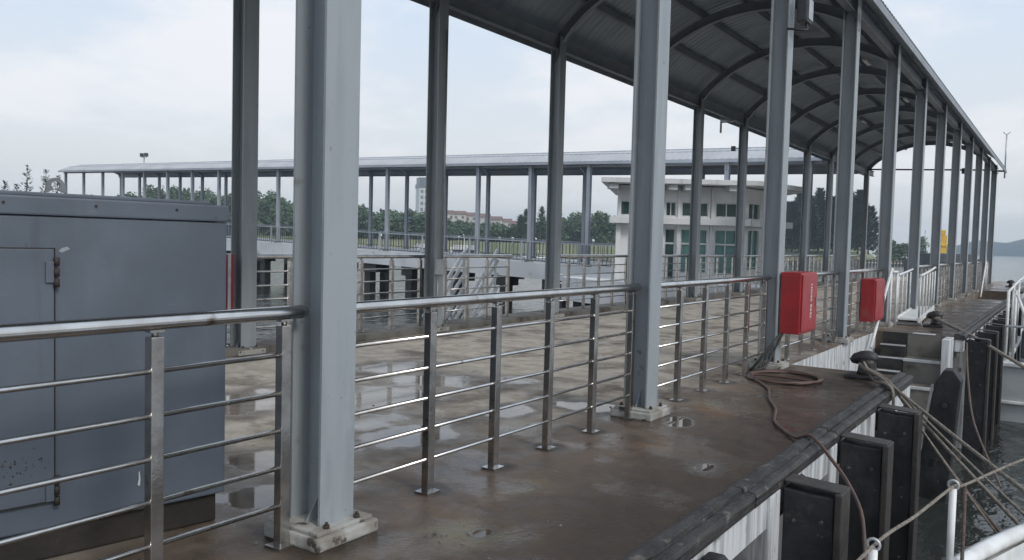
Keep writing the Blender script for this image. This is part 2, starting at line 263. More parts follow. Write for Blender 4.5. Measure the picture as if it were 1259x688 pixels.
# ------------------------------------------------------------------ mesh helpers
class MB:
    def __init__(s): s.v = []; s.f = []; s.sm = []
    def add(s, vs, fs, smooth=False):
        b = len(s.v); s.v += [tuple(v) for v in vs]; s.f += [tuple(b+i for i in f) for f in fs]; s.sm += [smooth]*len(fs); return s
    def box(s, x0, x1, y0, y1, z0, z1):
        return s.add([(x0, y0, z0), (x1, y0, z0), (x1, y1, z0), (x0, y1, z0), (x0, y0, z1), (x1, y0, z1), (x1, y1, z1), (x0, y1, z1)],
                     [(0, 3, 2, 1), (4, 5, 6, 7), (0, 1, 5, 4), (1, 2, 6, 5), (2, 3, 7, 6), (3, 0, 4, 7)])
    def prism(s, poly, z0, z1):           # polygon in XY (counter-clockwise) extruded
        n = len(poly); zz0 = z0 if callable(z0) else (lambda x, y: z0); zz1 = z1 if callable(z1) else (lambda x, y: z1)
        vs = [(x, y, zz0(x, y)) for x, y in poly]+[(x, y, zz1(x, y)) for x, y in poly]
        return s.add(vs, [tuple(range(n-1, -1, -1)), tuple(range(n, 2*n))]+[(i, (i+1) % n, n+(i+1) % n, n+i) for i in range(n)])
    def extr(s, poly, a, b):              # poly of 3D points, extruded by vector b-a
        n = len(poly); d = Vector(b)-Vector(a); vs = [Vector(p) for p in poly]; vs += [p+d for p in vs]
        return s.add(vs, [tuple(range(n-1, -1, -1)), tuple(range(n, 2*n))]+[(i, (i+1) % n, n+(i+1) % n, n+i) for i in range(n)])
    def bar(s, p, q, w, h, up=(0, 0, 1)):
        p, q = Vector(p), Vector(q); d = (q-p).normalized(); u = Vector(up)
        if abs(d.dot(u)) > .95: u = Vector((1, 0, 0))
        a = d.cross(u).normalized()*w/2; c = a.cross(d).normalized()*h/2
        vs = [p-a-c, p+a-c, p+a+c, p-a+c, q-a-c, q+a-c, q+a+c, q-a+c]
        return s.add(vs, [(3, 2, 1, 0), (4, 5, 6, 7), (0, 1, 5, 4), (1, 2, 6, 5), (2, 3, 7, 6), (3, 0, 4, 7)])
    def tube(s, pts, r, n=8, closed=False, cap=True):
        pts = [Vector(p) for p in pts]; m = len(pts); vs = []; fs = []; prev = None
        for i, p in enumerate(pts):
            if closed: d = pts[(i+1) % m]-pts[i-1]
            else: d = pts[min(i+1, m-1)]-pts[max(i-1, 0)]
            d.normalize()
            if prev is None:
                a = d.cross(Vector((0, 0, 1)))
                if a.length < .1: a = d.cross(Vector((1, 0, 0)))
            else: a = prev-d*prev.dot(d)
            a.normalize(); prev = a; c = d.cross(a); rr = r[i] if isinstance(r, (list, tuple)) else r
            vs += [p+a*rr*math.cos(2*math.pi*k/n)+c*rr*math.sin(2*math.pi*k/n) for k in range(n)]
        for i in range(m if closed else m-1):
            j = (i+1) % m
            fs += [(i*n+k, i*n+(k+1) % n, j*n+(k+1) % n, j*n+k) for k in range(n)]
        s.add(vs, fs, True)
        if cap and not closed:
            b = len(s.v)-len(vs); s.f += [tuple(b+k for k in range(n-1, -1, -1)), tuple(b+(m-1)*n+k for k in range(n))]; s.sm += [False, False]
        return s
    def lathe(s, c, prof, n=16):          # prof: (r,z) list
        vs = [(c[0]+r*math.cos(2*math.pi*k/n), c[1]+r*math.sin(2*math.pi*k/n), c[2]+z) for r, z in prof for k in range(n)]
        fs = [(i*n+k, i*n+(k+1) % n, (i+1)*n+(k+1) % n, (i+1)*n+k) for i in range(len(prof)-1) for k in range(n)]
        s.add(vs, fs, True); b = len(s.v)-len(vs)
        s.f += [tuple(b+k for k in range(n-1, -1, -1)), tuple(b+(len(prof)-1)*n+k for k in range(n))]; s.sm += [False, False]; return s
    def build(s, name, m, parent=None, bev=0, fix=False):
        me = bpy.data.meshes.new(name); me.from_pydata(s.v, [], s.f)
        for p, q in zip(me.polygons, s.sm): p.use_smooth = q
        if bev or fix:
            bm = bmesh.new(); bm.from_mesh(me)
            if fix: bmesh.ops.recalc_face_normals(bm, faces=bm.faces)
            if bev: bmesh.ops.bevel(bm, geom=[e for e in bm.edges if len(e.link_faces) == 2 and e.calc_face_angle(0) > .5], offset=bev, segments=2, affect='EDGES', profile=.6)
            bm.to_mesh(me); bm.free()
        me.materials.append(m)
        o = bpy.data.objects.new(name, me); COL.objects.link(o)
        if parent is not None: o.parent = parent
        return o
def tag(o, label=None, cat=None, group=None, kind=None):
    for k, v in (('label', label), ('category', cat), ('group', group), ('kind', kind)):
        if v: o[k] = v
    return o
def thing(name, label, cat, loc=(0, 0, 0), rz=0, group=None):
    o = bpy.data.objects.new(name, None); COL.objects.link(o); o.location = loc; o.rotation_euler = (0, 0, rz); o.empty_display_size = .2
    return tag(o, label, cat, group)
def dup(root, loc=None, rz=None, label=None):
    def rec(o, par):
        c = o.copy(); COL.objects.link(c)
        if par is not None: c.parent = par
        for ch in o.children: rec(ch, c)
        return c
    r = rec(root, None)
    if loc is not None: r.location = loc
    if rz is not None: r.rotation_euler = (0, 0, rz)
    if label: r['label'] = label
    return r
def spline(P, n=6):
    P = [Vector(p) for p in P]; out = []
    for i in range(len(P)-1):
        a, b, c, d = P[max(i-1, 0)], P[i], P[i+1], P[min(i+2, len(P)-1)]
        for k in range(n):
            t = k/n; out.append(.5*((2*b)+(c-a)*t+(2*a-5*b+4*c-d)*t*t+(3*b-a-3*c+d)*t**3))
    return out+[P[-1]]
ORD = ['first', 'second', 'third', 'fourth', 'fifth', 'sixth', 'seventh', 'eighth', 'ninth', 'tenth', 'eleventh', 'twelfth', 'thirteenth', 'fourteenth',
       'fifteenth', 'sixteenth', 'seventeenth', 'eighteenth', 'nineteenth', 'twentieth', 'twenty-first']
SP = 3.5057; WZ = -2.1                       # column spacing along the walkway; water level

# ------------------------------------------------------------------ water, shore, hills
MB().add([(-6000, -300, WZ), (6000, -300, WZ), (6000, 9000, WZ), (-6000, 9000, WZ)], [(0, 1, 2, 3)]).build('water', WATER)['kind'] = 'structure'
def shore():
    b = MB(); cols = list(range(-900, 1111, 30)); rows = ((238, WZ-.6), (248, WZ+.35), (262, .15), (280, .9), (330, 1.6), (520, 5.0), (900, 10), (1600, 14)); n = len(rows)
    for px in cols:
        for j, (d, z) in enumerate(rows):
            if px >= 1080: d = 300+(d-238)*.02; z = WZ-.5
            p = at(px, d+rnd.uniform(-2, 2)); b.v.append((p.x, p.y, z+rnd.uniform(-.1, .1)*(j > 1)))
    for i in range(len(cols)-1):
        for j in range(n-1):
            b.f.append((i*n+j, (i+1)*n+j, (i+1)*n+j+1, i*n+j+1)); b.sm.append(True)
    b.build('shore_ground', GRASS, fix=True)['kind'] = 'structure'
shore()
def hills():
    b = MB(); cols = list(range(1150, 1700, 8)); n = 5
    for px in cols:
        h = 30+5*math.sin(px*.03)+3*math.sin(px*.11+1)+rnd.uniform(-1.2, 1.2)
        h *= min(1, .25+(px-1150)/60)
        for d, z in ((1480, WZ-3), (1490, 6), (1540, h*.85), (1640, h), (2000, h*.6)):
            p = at(px, d); b.v.append((p.x, p.y, z))
    for i in range(len(cols)-1):
        for j in range(n-1): b.f.append((i*n+j, (i+1)*n+j, (i+1)*n+j+1, i*n+j+1)); b.sm.append(True)
    b.build('far_hills', HILLM, fix=True)['kind'] = 'structure'
hills()

# ------------------------------------------------------------------ near walkway deck
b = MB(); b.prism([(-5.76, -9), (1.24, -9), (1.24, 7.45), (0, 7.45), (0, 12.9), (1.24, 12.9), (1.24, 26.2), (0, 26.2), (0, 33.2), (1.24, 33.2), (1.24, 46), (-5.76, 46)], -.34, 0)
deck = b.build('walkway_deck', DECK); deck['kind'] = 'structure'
# kerbs: weathered rubber strip along the edge, in lengths
def kerb(y0, y1, first):
    y = y0; k = 0
    while y < y1-.05:
        e = min(y+1.95, y1); bb = MB(); dz = rnd.uniform(-.006, .006)
        prof = [(1.241, -.055), (1.40, -.055), (1.405, .010), (1.388, .030), (1.346, .034), (1.340, .018), (1.331, .018), (1.325, .048), (1.27, .053), (1.241, .044)]
        bb.extr([(x+rnd.uniform(-.004, .004), y+.008, z+dz) for x, z in prof], (0, y+.008, 0), (0, e-.008, 0)).build('kerb_strip', KERBM, deck, bev=.003, fix=True)
        y = e
kerb(-4, 7.45, 0); kerb(12.9, 26.2, 1); kerb(33.2, 46, 2)
# painted fascia under the kerb, wall behind, ribs
def quay_face(y0, y1):
    y = y0
    while y < y1-.05:
        e = min(y+1.48, y1); MB().box(1.242, 1.375, y+.003, e-.003, -.255, -.058).build('fascia', WHITEC, deck); y = e
    MB().box(.86, 1.0, y0, y1, WZ-1, -.345).build('recess_wall', GREYW, deck)
    MB().box(1.002, 1.22, y0, y1, -.42, -.345).build('edge_beam', GREYW, deck)
quay_face(-4, 7.43); quay_face(12.92, 26.2); quay_face(33.2, 46)
for y in [.80, 2.25, 3.73, 5.21, 14.0, 16.0, 18.0, 20.0, 22.0, 24.0]:
    MB().box(1.003, 1.395, y-.10, y+.11, WZ-1, -.058).build('wall_rib', WHITEC, deck, bev=.01)
# side wall of the walkway inside the boat-stair recesses, return walls
MB().box(-.14, -.002, 7.45, 12.9, WZ-1, -.342).build('recess_wall', WHITEC, deck)
MB().box(0.001, .006, 7.46, 12.9, -.9, -.02).build('painted_band', WHITEC, deck)
MB().box(-.14, -.002, 26.2, 33.2, WZ-1, -.342).build('recess_wall', WHITEC, deck)
MB().box(0, .86, 7.31, 7.45, WZ-1, -.345).build('return_wall', WHITEC, deck)
MB().box(0, 1.24, 12.93, 13.05, WZ-1, -.345).build('return_wall', CONC, deck)
MB().box(-5.74, -5.5, -9, 46, WZ-1, -.345).build('recess_wall', GREYW, deck)
# raised kerb along the far edge
for k in range(-1, 11):
    MB().box(-5.70, -5.14, k*SP+.02, (k+1)*SP-.02, 0.0, .085).build('edge_upstand', CONC, deck, bev=.012)

# fender units on the quay face
def fender(label, y, drop=0.0):
    t = thing('rubber_fender', label, 'fender', (1.408, y, -.02-drop), 0, 'black rubber fenders along the quay face')
    L = .20
    bb = MB(); zs = [-2.7]+[-1.9+i*.19 for i in range(10)]+[-.03]; j_ = lambda: rnd.uniform(-.007, .007)
    for z in zs: bb.v += [(x+j_()*(x > 0), y+j_(), z-(.015 if x > 0 else 0)) for x, y in ((0, 0), (.15, 0), (.30, 0), (.30, L), (.15, L), (0, L))]
    for i in range(len(zs)-1):
        for q in range(6): bb.f.append((i*6+q, i*6+(q+1) % 6, i*6+6+(q+1) % 6, i*6+6+q)); bb.sm.append(False)
    bb.f += [tuple(range(6)), tuple((len(zs)-1)*6+q for q in range(6))]; bb.sm += [False, False]; bb.build('body', RUBBER, t, bev=.010, fix=True)
    MB().box(.302, .345, -.015, L+.015, -2.6, -.01).build('front_pad', PADM, t, bev=.010)
    MB().extr([(.0, .01, .004), (.33, .01, -.012), (.33, .01, -.002), (.0, .01, .018)], (0, 0, 0), (0, L-.02, 0)).build('top_plate', PADM, t, bev=.005, fix=True)
    MB().extr([(.0, L+.001, -.03), (.30, L+.001, -.20), (.30, L+.001, -.26), (.0, L+.001, -.30)], (0, 0, 0), (0, .20, 0)).build('gusset', RUBBER, t, fix=True)
    for z in (-.22, -.80, -1.35, -1.9):
        for x in (.07, .23):
            bb = MB(); bb.tube([(x, -.010, z+.02*(x > .1)), (x, .004, z+.02*(x > .1))], .011, 7).build('bolt', SALT, t)
    return t
f0 = fender('black fender lowest and nearest, its top below the kerb', .92, .30)
for i, (y, lab) in enumerate([(2.37, 'black fender panel standing right of the white quay rib, under the hose'), (3.86, 'wide black fender panel right of the dropped red hose'),
                              (5.34, 'black fender panel nearest the quay corner, below the mooring ropes')]):
    dup(f0, (1.408, y, -.02), None, lab)
for i, y in enumerate([13.2, 15.0, 16.8, 18.6, 20.4, 22.2, 24.0]):
    dup(f0, (1.408, y, -.04), None, 'black fender on the platform beyond the boat stairs, %s from the stairs' % ORD[i])
t = thing('arm_fender', 'black slanted fender arm at the near end of the kerb', 'fender', (1.40, 1.02, -.05))
MB().extr([(0, 0, -.02), (.08, 0, -.02), (.42, 0, -.34), (.42, 0, -.44), (.30, 0, -.44), (0, 0, -.20)], (0, 0, 0), (0, .12, 0)).build('arm', RUBBER, t, bev=.015, fix=True)
bb = MB(); bb.tube([(.20, -.02, -.22), (.20, .0, -.22)], .02, 8).build('bolt', GALV, t)
# raking fender pile beside the stairs
t = thing('fender_pile', 'dark leaning fender pile with chamfered top beside the boat stairs', 'pile', (1.35, 10.2, -.24))
bb = MB(); P0 = [(-.26, -.14), (-.16, 0), (.14, .0), (.25, -.12)]
bb.extr([(-.06, 0, -.20), (.05, 0, 0), (.17, 0, 0), (.27, 0, -.14), (.09, 0, -3), (-.42, 0, -3)], (0, 0, 0), (0, .34, 0)).build('shaft', RUBBER, t, bev=.02, fix=True)
bb = MB(); bb.bar((-.08, -.02, -.22), (-.445, -.02, -3), .025, .03).build('edge_strip', GALV, t)
for z, x in ((-.5, .08), (-1.3, .0)):
    bb = MB(); bb.tube([(x, -.03, z), (x, .02, z)], .035, 8).build('bolt', BLACK, t)

# boat stairs in the recess
t = thing('boat_stairs', 'stained concrete boat stairs going down to the water in the quay recess', 'stairs', (0, 12.9, 0))
for i in range(1, 6):
    MB().box(.53, 1.12, -.42*i, -.42*(i-1)-.002, WZ-.5, -.4*i+.4-.4*1+.0).build('step_block', CONC, t, bev=.015)
    MB().box(.53, 1.13, -.42*i-.012, -.42*i+.05, -.4*i-.045, -.4*i+.004).build('step_nosing', LCONC, t, bev=.006)
MB().box(.53, 1.12, -.022, -.002, -.40, -.004).build('riser', CONC, t)
MB().box(.13, .527, -.012, -.002, -.40, -.004).build('riser', BLACK, t)
MB().box(.60, .95, -.03, .12, -.003, .006).build('step_nosing', LCONC, t)
for i in range(1, 11):
    MB().box(.13, .527, -.21*i, -.21*(i-1)-.002, WZ-.5, -.2*i).build('tread', BLACK, t, bev=.008)
    MB().box(.13, .527, -.21*i-.01, -.21*i+.025, -.2*i-.02, -.2*i+.003).build('tread_nosing', LCONC, t)
MB().box(1.122, 1.238, -.6, -.002, WZ-.5, -.01).build('cheek_wall', WHITEC, t, bev=.01)

# ------------------------------------------------------------------ canopy (used twice)
FLAT = [1.0]
def arc(x, zc=2.83, r=3.59, cx=-2.70): return 5.2+FLAT[0]*(zc+math.sqrt(max(r*r-(x-cx)**2, 0))-5.2)
def canopy(root, y0, y1, ks, sheet_m, st, slope=0.0, sp=SP, ov=.22, lamps=(), flat=1.0, beam=.22):
    FLAT[0] = flat
    xs = [-5.4-ov+.0+(5.4+2*ov)*i/26 for i in range(27)]
    pitch = .19 if flat == 1 else .34; hc = .022 if flat == 1 else .010; ys = []; y = y0
    while y < y1: ys += [(y, 0), (y+pitch*.35, 0), (y+pitch*.5, hc), (y+pitch*.85, hc)]; y += pitch
    for nm, dz in (('roof_sheet', 0.0),):
        v = []; f = []; n = len(xs)
        for (yy, h) in ys:
            for x in xs:
                zz = arc(x, r=3.78)
                if abs(x+2.7) > 3.05: zz = arc(-2.7+3.05, r=3.78)-(abs(x+2.7)-3.05)*1.15
                v.append((x, yy, zz+h+slope*yy))
        m = len(ys)
        for i in range(m-1):
            for j in range(n-1): f.append((i*n+j, i*n+j+1, (i+1)*n+j+1, (i+1)*n+j))
        bb = MB(); bb.add(v, f, False); o = bb.build(nm, sheet_m, root)
        sm = o.modifiers.new('thickness', 'SOLIDIFY'); sm.thickness = .012; sm.offset = 1
    rib = None
    for k in ks:
        if rib is None:
            n = 28; top = []; bot = []
            for i in range(n+1):
                x = -5.40+5.40*i/n; dd = min(x+5.40, -x); z = arc(x)
                top.append((x, z+.02)); bot.append((x, z-.17-.30*math.exp(-dd/.16)))
            bb = MB()
            for (w, a0, a1) in ((.11, top, [(x, z-.022) for x, z in top]), (.014, [(x, z-.022) for x, z in top], [(x, z+.018) for x, z in bot]), (.11, [(x, z+.018) for x, z in bot], bot)):
                v = []
                for (xa, za), (xb, zb) in zip(a0, a1): v += [(xa, -w/2, za), (xa, w/2, za), (xb, w/2, zb), (xb, -w/2, zb)]
                f = []
                for i in range(n):
                    for q in range(4): f.append((i*4+q, i*4+(q+1) % 4, i*4+4+(q+1) % 4, i*4+4+q))
                f += [(0, 1, 2, 3), (n*4+3, n*4+2, n*4+1, n*4)]
                bb.add(v, f)
            rib = bb.build('arch_rib', st, root, fix=True); o = rib
        else:
            o = rib.copy(); COL.objects.link(o); o.parent = root
        o.location = (0, k*sp, slope*k*sp)
    for x in (-4.75, -3.9, -3.0, -2.1, -1.25, -.55):
        z = arc(x)+.09
        bb = MB(); bb.bar((x, y0+.1, z+slope*y0), (x, y1-.1, z+slope*y1), .075, .13).build('purlin', st, root)
    for x in (-5.40, -.002):
        z = 5.24-beam/2; xx = x-.105 if x > -1 else x+.10
        bb = MB(); bb.bar((xx, y0+.1, z+slope*y0), (xx, y1-.1, z+slope*y1), .012, beam)
        bb.bar((xx, y0+.1, z+beam/2+.005+slope*y0), (xx, y1-.1, z+beam/2+.005+slope*y1), .12, .012); bb.bar((xx, y0+.1, z-beam/2-.005+slope*y0), (xx, y1-.1, z-beam/2-.005+slope*y1), .12, .012)
        bb.build('eave_beam', st, root)
        s_ = 1 if x > -1 else -1; xg = -2.7+s_*(2.7+ov+.03)
        bb = MB(); bb.bar((xg, y0, 5.10+slope*y0), (xg, y1, 5.10+slope*y1), .03, .13).build('edge_trim', st, root)
    for (x, y) in lamps:
        z = arc(x)-.24; lo = MB(); lo.box(x-.05, x+.05, y-.32, y+.32, z-.02, z+.04); lo.build('ceiling_light', WHITE, root, bev=.01)

near = thing('walkway_canopy', 'long arched canopy of dark ribs and sheeting over the near walkway', 'canopy')
canopy(near, -6.0, 40.2, range(-1, 12), SHEETM, ROOFST, lamps=[(-1.5, 13.0), (-1.5, 18.6), (-1.5, 24.4), (-3.6, 29.0), (-2.7, 35.5)])
for x0, z0, x1, z1 in ((-5.1, 5.0, -.3, 4.86),):
    bb = MB(); bb.tube([(-5.2, 38.5, 5.22), (-.2, 38.5, 5.05)], .035, 8).build('tie_rod', DGREY, near)
    bb = MB(); bb.box(-1.35, -1.12, 38.42, 38.6, 4.92, 5.16).build('cable_box', DGREY, near)

# ------------------------------------------------------------------ steel columns
def column_proto(name, label, cat, group, sm, H=5.26):
    t = thing(name, label, cat, (0, 0, 0), 0, group)
    w, d, tf = .2114, .21, .014
    bb = MB(); h = w/2
    poly = [(0, -h), (0, h), (-tf, h), (-tf, .006), (-d+tf, .006), (-d+tf, h), (-d, h), (-d, -h), (-d+tf, -h), (-d+tf, -.006), (-tf, -.006), (-tf, -h)]
    bb.prism(poly, .0805, H); bb.build('shaft', sm, t, fix=True)
    MB().box(-d-.05, .06, -h-.07, h+.07, .062, .080).build('base_plate', PLINTH, t, bev=.004)
    bb = MB(); bb.box(-d-.075, .085, -h-.09, h+.09, -.001, .0615)
    pl = bb.build('plinth', PLINTH, t, bev=.012)
    for x in (-d-.022, .034):
        for y in (-h+.01, h-.01):
            bb = MB(); bb.tube([(x, y, .080), (x, y, .096)], .015, 6); bb.tube([(x, y, .096), (x, y, .108)], .008, 6); bb.build('bolt', RUST, t)
    for y in (-1, 1):
        bb = MB(); bb.extr([(-d/2, y*.006, .081), (-d/2+.0, y*.10, .081), (-d/2, y*.006, .22)], (0, 0, 0), (.008, 0, 0)); bb.build('stiffener', sm, t, fix=True)
    return t
GC = 'grey steel columns carrying the near canopy'
front_lab = ['wide pale grey steel column nearest of all, beside the open railing end', 'second water-side steel column, standing next to the small white puddle',
             'water-side steel column with the floodlight, directly behind the red hose cabinet', 'water-side steel column standing at the corner of the white recess wall']
c0 = column_proto('steel_column', front_lab[0], 'column', GC, STEEL)
fc = [c0]
for k in range(1, 12):
    fc.append(dup(c0, (0, k*SP, 0), None, front_lab[k] if k < 4 else 'water-side steel column beyond the boat stairs, %s column counted from the nearest' % ORD[k]))
dup(c0, (0, -SP, 0), None, 'water-side steel column beside the container, behind the viewer')
back_lab = {0: 'land-side steel column hidden behind the blue grey container', 1: 'land-side steel column beside the right end of the grey container', 2: 'land-side steel column carrying the small junction box', 3: 'land-side steel column right of the white gangway ladder',
            4: 'land-side steel column hidden behind the second water-side column'}
bcs = []
for k in range(0, 12):
    bcs.append(dup(c0, (-5.40+.0, k*SP, 0), None, back_lab.get(k, 'land-side steel column in front of the white building or trees, %s in its row' % ORD[k-1])))
for o in bcs: o.rotation_euler = (0, 0, math.pi); o.location.x = -5.405
# fittings on columns
t = thing('junction_box', 'small grey junction box on the land-side column near the white gangway', 'box', (-5.19, 2*SP-.02, 1.0))
MB().box(0, .07, -.09, .09, -.12, .12).build('case', GALV, t, bev=.008)
bb = MB(); bb.tube([(.03, -.05, -.12), (.03, -.05, -.75)], .012, 6).build('conduit', GALV, t); bb = MB(); bb.tube([(.03, .05, .12), (.03, .05, 3.6)], .012, 6).build('conduit', GALV, t)
t = thing('floodlight', 'dark floodlight bracketed high on the column behind the red cabinet', 'floodlight', (.06, 2*SP, 4.12))
MB().box(0.02, .15, -.11, .11, -.12, .18).build('housing', DGREY, t, bev=.025)
MB().box(.151, .160, -.085, .085, -.09, .14).build('lens', GALV, t, bev=.004)
bb = MB(); bb.tube(spline([(-.06, -.16, -.2), (-.02, -.16, -.2), (.1, -.13, -.22), (.12, 0, -.18), (.1, .0, -.12)]), .014, 6).build('bracket', BLACK, t)
MB().box(.03, .09, -.05, .05, .181, .30).build('cable_gland', GALV, t, bev=.01)
t = thing('camera_box', 'small dark box on a land-side column in front of the far roof', 'box', (-5.4, 6*SP, 4.33))
MB().box(-.25, -.14, -.06, .06, -.07, .07).build('case', DGREY, t, bev=.01); bb = MB(); bb.bar((-.2, 0, 0), (.0, 0, 0), .04, .04).build('arm', GALV, t)
def antenna(label, loc, h0, h1, off):
    t = thing('antenna_pole', label, 'antenna', loc, 0, 'pale antenna poles outside the canopy edge')
    bb = MB(); bb.tube([(0, 0, h0), (0, 0, h1)], .03, 8).build('pole', GALV, t)
    bb = MB(); bb.tube([(0, 0, h0+.32), (off, 0, h0+.32)], .045, 8).build('arm', GALV, t)
    if off < 0:
        for dx in (-.14, .14): bb = MB(); bb.tube([(0, 0, h1), (dx, 0, h1+.12)], .02, 6).build('prong', GALV, t)
    return t
antenna('pale antenna pole on a short arm left of the land-side columns', (-5.50, 19.68, 0), 4.62, 5.38, .40)
antenna('tall thin antenna pole at the far end of the canopy roof', (.24, 39.3, 0), 4.75, 6.65, -.40)

# ------------------------------------------------------------------ stainless railings
OFFS = [.17, .80, 1.43, 2.06, 2.69, 3.32]
def rail_bay(label, y0, offs, x=-.12, zb=0.0, group='stainless railings along the near walkway'):
    t = thing('railing', label, 'railing', (x, y0, zb), 0, group)
    a, e = offs[0]-.06, offs[-1]+.12
    pts = [(0, a, 1.07), (0, a+.02, 1.07), (0, e-.02, 1.07), (0, e, 1.07)]
    bb = MB(); bb.tube(pts, [.026, .031, .031, .026], 12).build('handrail', INOX, t)
    for z in (.19, .365, .535, .705, .88):
        bb = MB(); bb.tube([(0, offs[0], z), (0, offs[-1], z)], .0115, 8).build('rail_bar', INOX, t)
    pr = None
    for y in offs:
        if pr is None:
            pr = MB().box(-.024, .024, -.027, .027, .008, 1.015).build('post', INOXD, t, bev=.004)
            MB().box(-.05, .05, -.055, .055, 0.0005, .0105).build('base_plate', INOXD, pr)
            bb = MB(); bb.tube([(0, 0, 1.015), (0, 0, 1.045)], .013, 8); bb.box(-.02, .02, -.03, .03, 1.032, 1.042); bb.build('bracket', INOXD, pr)
            pr.location = (0, y, 0)
        else:
            c = pr.copy(); COL.objects.link(c); c.parent = t; c.location = (0, y, 0)
            for ch in pr.children: d = ch.copy(); COL.objects.link(d); d.parent = c
    return t
full = rail_bay('stainless railing bay in front of the grey container', -SP, [o-.04 for o in OFFS])
labs = {0: 'stainless railing bay between the nearest and second water-side columns', 1: 'stainless railing bay between the second column and the red hose cabinet column',
        2: 'stainless railing bay directly behind the red hose cabinet', 3: 'stainless railing bay carrying the second red cabinet',
        5: 'stainless railing bay just beyond the white portable gangway'}
for k in (0, 1, 2, 3, 5, 6, 7, 8, 9, 10):
    dup(full, (-.12, k*SP+.04, 0), None, labs.get(k, 'distant stainless railing bay on the water side, after column %s' % ORD[k]))
for k in (-1, 0, 1, 3, 4, 5, 6, 7, 8, 9, 10):
    dup(full, (-5.42, k*SP+.04, .085), None, 'stainless railing bay on the land-side edge, %s' % {-1: 'behind the container', 0: 'left of the column by the container', 1: 'over the water before the junction box column'}.get(k, 'after land-side column %s' % ORD[k-1]))
rail_bay('short stainless railing in front of the white gangway ladder', 2*SP, [.42, 1.0, 1.55, 2.18], -5.42, .085)

# ------------------------------------------------------------------ container
CA = math.atan2(.18616, .98252)             # its long side turned away from the walkway axis
t = thing('steel_container', 'blue grey painted steel container with hinged door, behind the left railing', 'container', (-.60, -.18, 0), -CA)
# local -Y runs along the visible side, local -X into the container
MB().box(-2.1, 0, -3.6, 0, .145, 1.475).build('body', CONT, t, bev=.008)
MB().box(-2.13, -.03, -3.57, -.03, 0.002, .143).build('skid', CONTD, t, bev=.01)
MB().box(-2.12, .012, -3.62, .006, 1.477, 1.556).build('top_rim', CONT, t, bev=.008)
MB().box(-2.06, -.05, -3.5, -.06, 1.5575, 1.575).build('lid_plate', CONT, t, bev=.005)
d = MB().box(.0012, .014, -2.02, -.765, .265, 1.338).build('door', CONT, t, bev=.004)
for z in (1.24, .31):
    h = MB().box(.0142, .024, -.80, -.766, z-.045, z+.045).build('hinge', CONT, d, bev=.004)
    for dz in (-.045, .0, .045):
        bb = MB(); bb.tube([(.022, -.758, z+dz-.018), (.022, -.758, z+dz+.018)], .012, 8).build('knuckle', CONTD, h)
bb = MB()
for i in range(46):
    y = -.90+rnd.gauss(0, .07); z = .43+rnd.gauss(0, .035); r = rnd.uniform(.0015, .0045)*(1.6 if i % 7 == 0 else 1); q_ = rnd.random()*3; bb.extr([(.0148, y+r*math.cos(q_+a)*rnd.uniform(.6, 1.1), z+r*math.sin(q_+a)*rnd.uniform(.6, 1.2)) for a in (0, 1.25, 2.5, 3.8, 5)], (0, 0, 0), (.0006, 0, 0))
bb.build('rust_specks', RUSTD, d)['kind'] = 'stuff'
bb = MB(); bb.extr([(.001, -.745, 1.328), (.001, -.733, 1.322), (.001, -.70, 1.338), (.001, -.712, 1.348), (.001, -.733, 1.341)], (0, 0, 0), (.0012, 0, 0)); bb.build('weld_mark', STEEL, t, fix=True)
bb = MB(); bb.extr([(.001, -.418, .262), (.001, -.408, .256), (.001, -.405, .285), (.001, -.409, .325), (.001, -.413, .318), (.001, -.412, .29)], (0, 0, 0), (.0008, 0, 0)); bb.build('paint_drip', LCONC, t, fix=True)
bb = MB(); bb.box(.0005, .0152, -.7645, -.7605, .262, 1.341); bb.box(.0005, .0152, -2.02, -.7645, 1.3385, 1.342); bb.box(.0005, .0152, -2.02, -.7645, .2605, .2645); bb.build('door_seam', CONTD, t)
for y in (-.25, -.6, -.95, -1.3): 
    bb = MB(); bb.tube([(.0125, y, 1.525), (.0165, y, 1.525)], .006, 8).build('rivet', CONTD, t)
bb = MB(); n = 18; R0, R1 = .064, .030
oc = [(R0*math.cos(math.pi*k/n*1.0), R0*math.sin(math.pi*k/n)) for k in range(n+1)]
cx_, cz_ = -.729, 1.576
vs = []; fs = []
outer = [(-.042, 0)]+[(-.036*math.cos(a), .032+.034*math.sin(a)) for a in [math.pi*k/16 for k in range(17)]]+[(.042, 0)]
inner = [(.017*math.cos(math.pi*1.5-2*math.pi*k/18), .034+.017*math.sin(math.pi*1.5-2*math.pi*k/18)) for k in range(19)]
m_ = len(outer)
for sx in (-.008, .008):
    vs += [(sx-.10, cx_+y, cz_+z) for y, z in outer]+[(sx-.10, cx_+y, cz_+z) for y, z in inner]
for q in range(m_-1):
    for s_, rev in ((0, 0), (m_*2, 1)):
        fc_ = (s_+q, s_+q+1, s_+m_+q+1, s_+m_+q); fs.append(fc_[::-1] if rev else fc_)
    fs.append((q, q+1, 2*m_+q+1, 2*m_+q)); fs.append((m_+q, m_+q+1, 3*m_+q+1, 3*m_+q))
fs.append((m_-1, 0, 2*m_, 3*m_-1))
bb.add(vs, fs).build('lifting_eye', GREYW, t, fix=True)

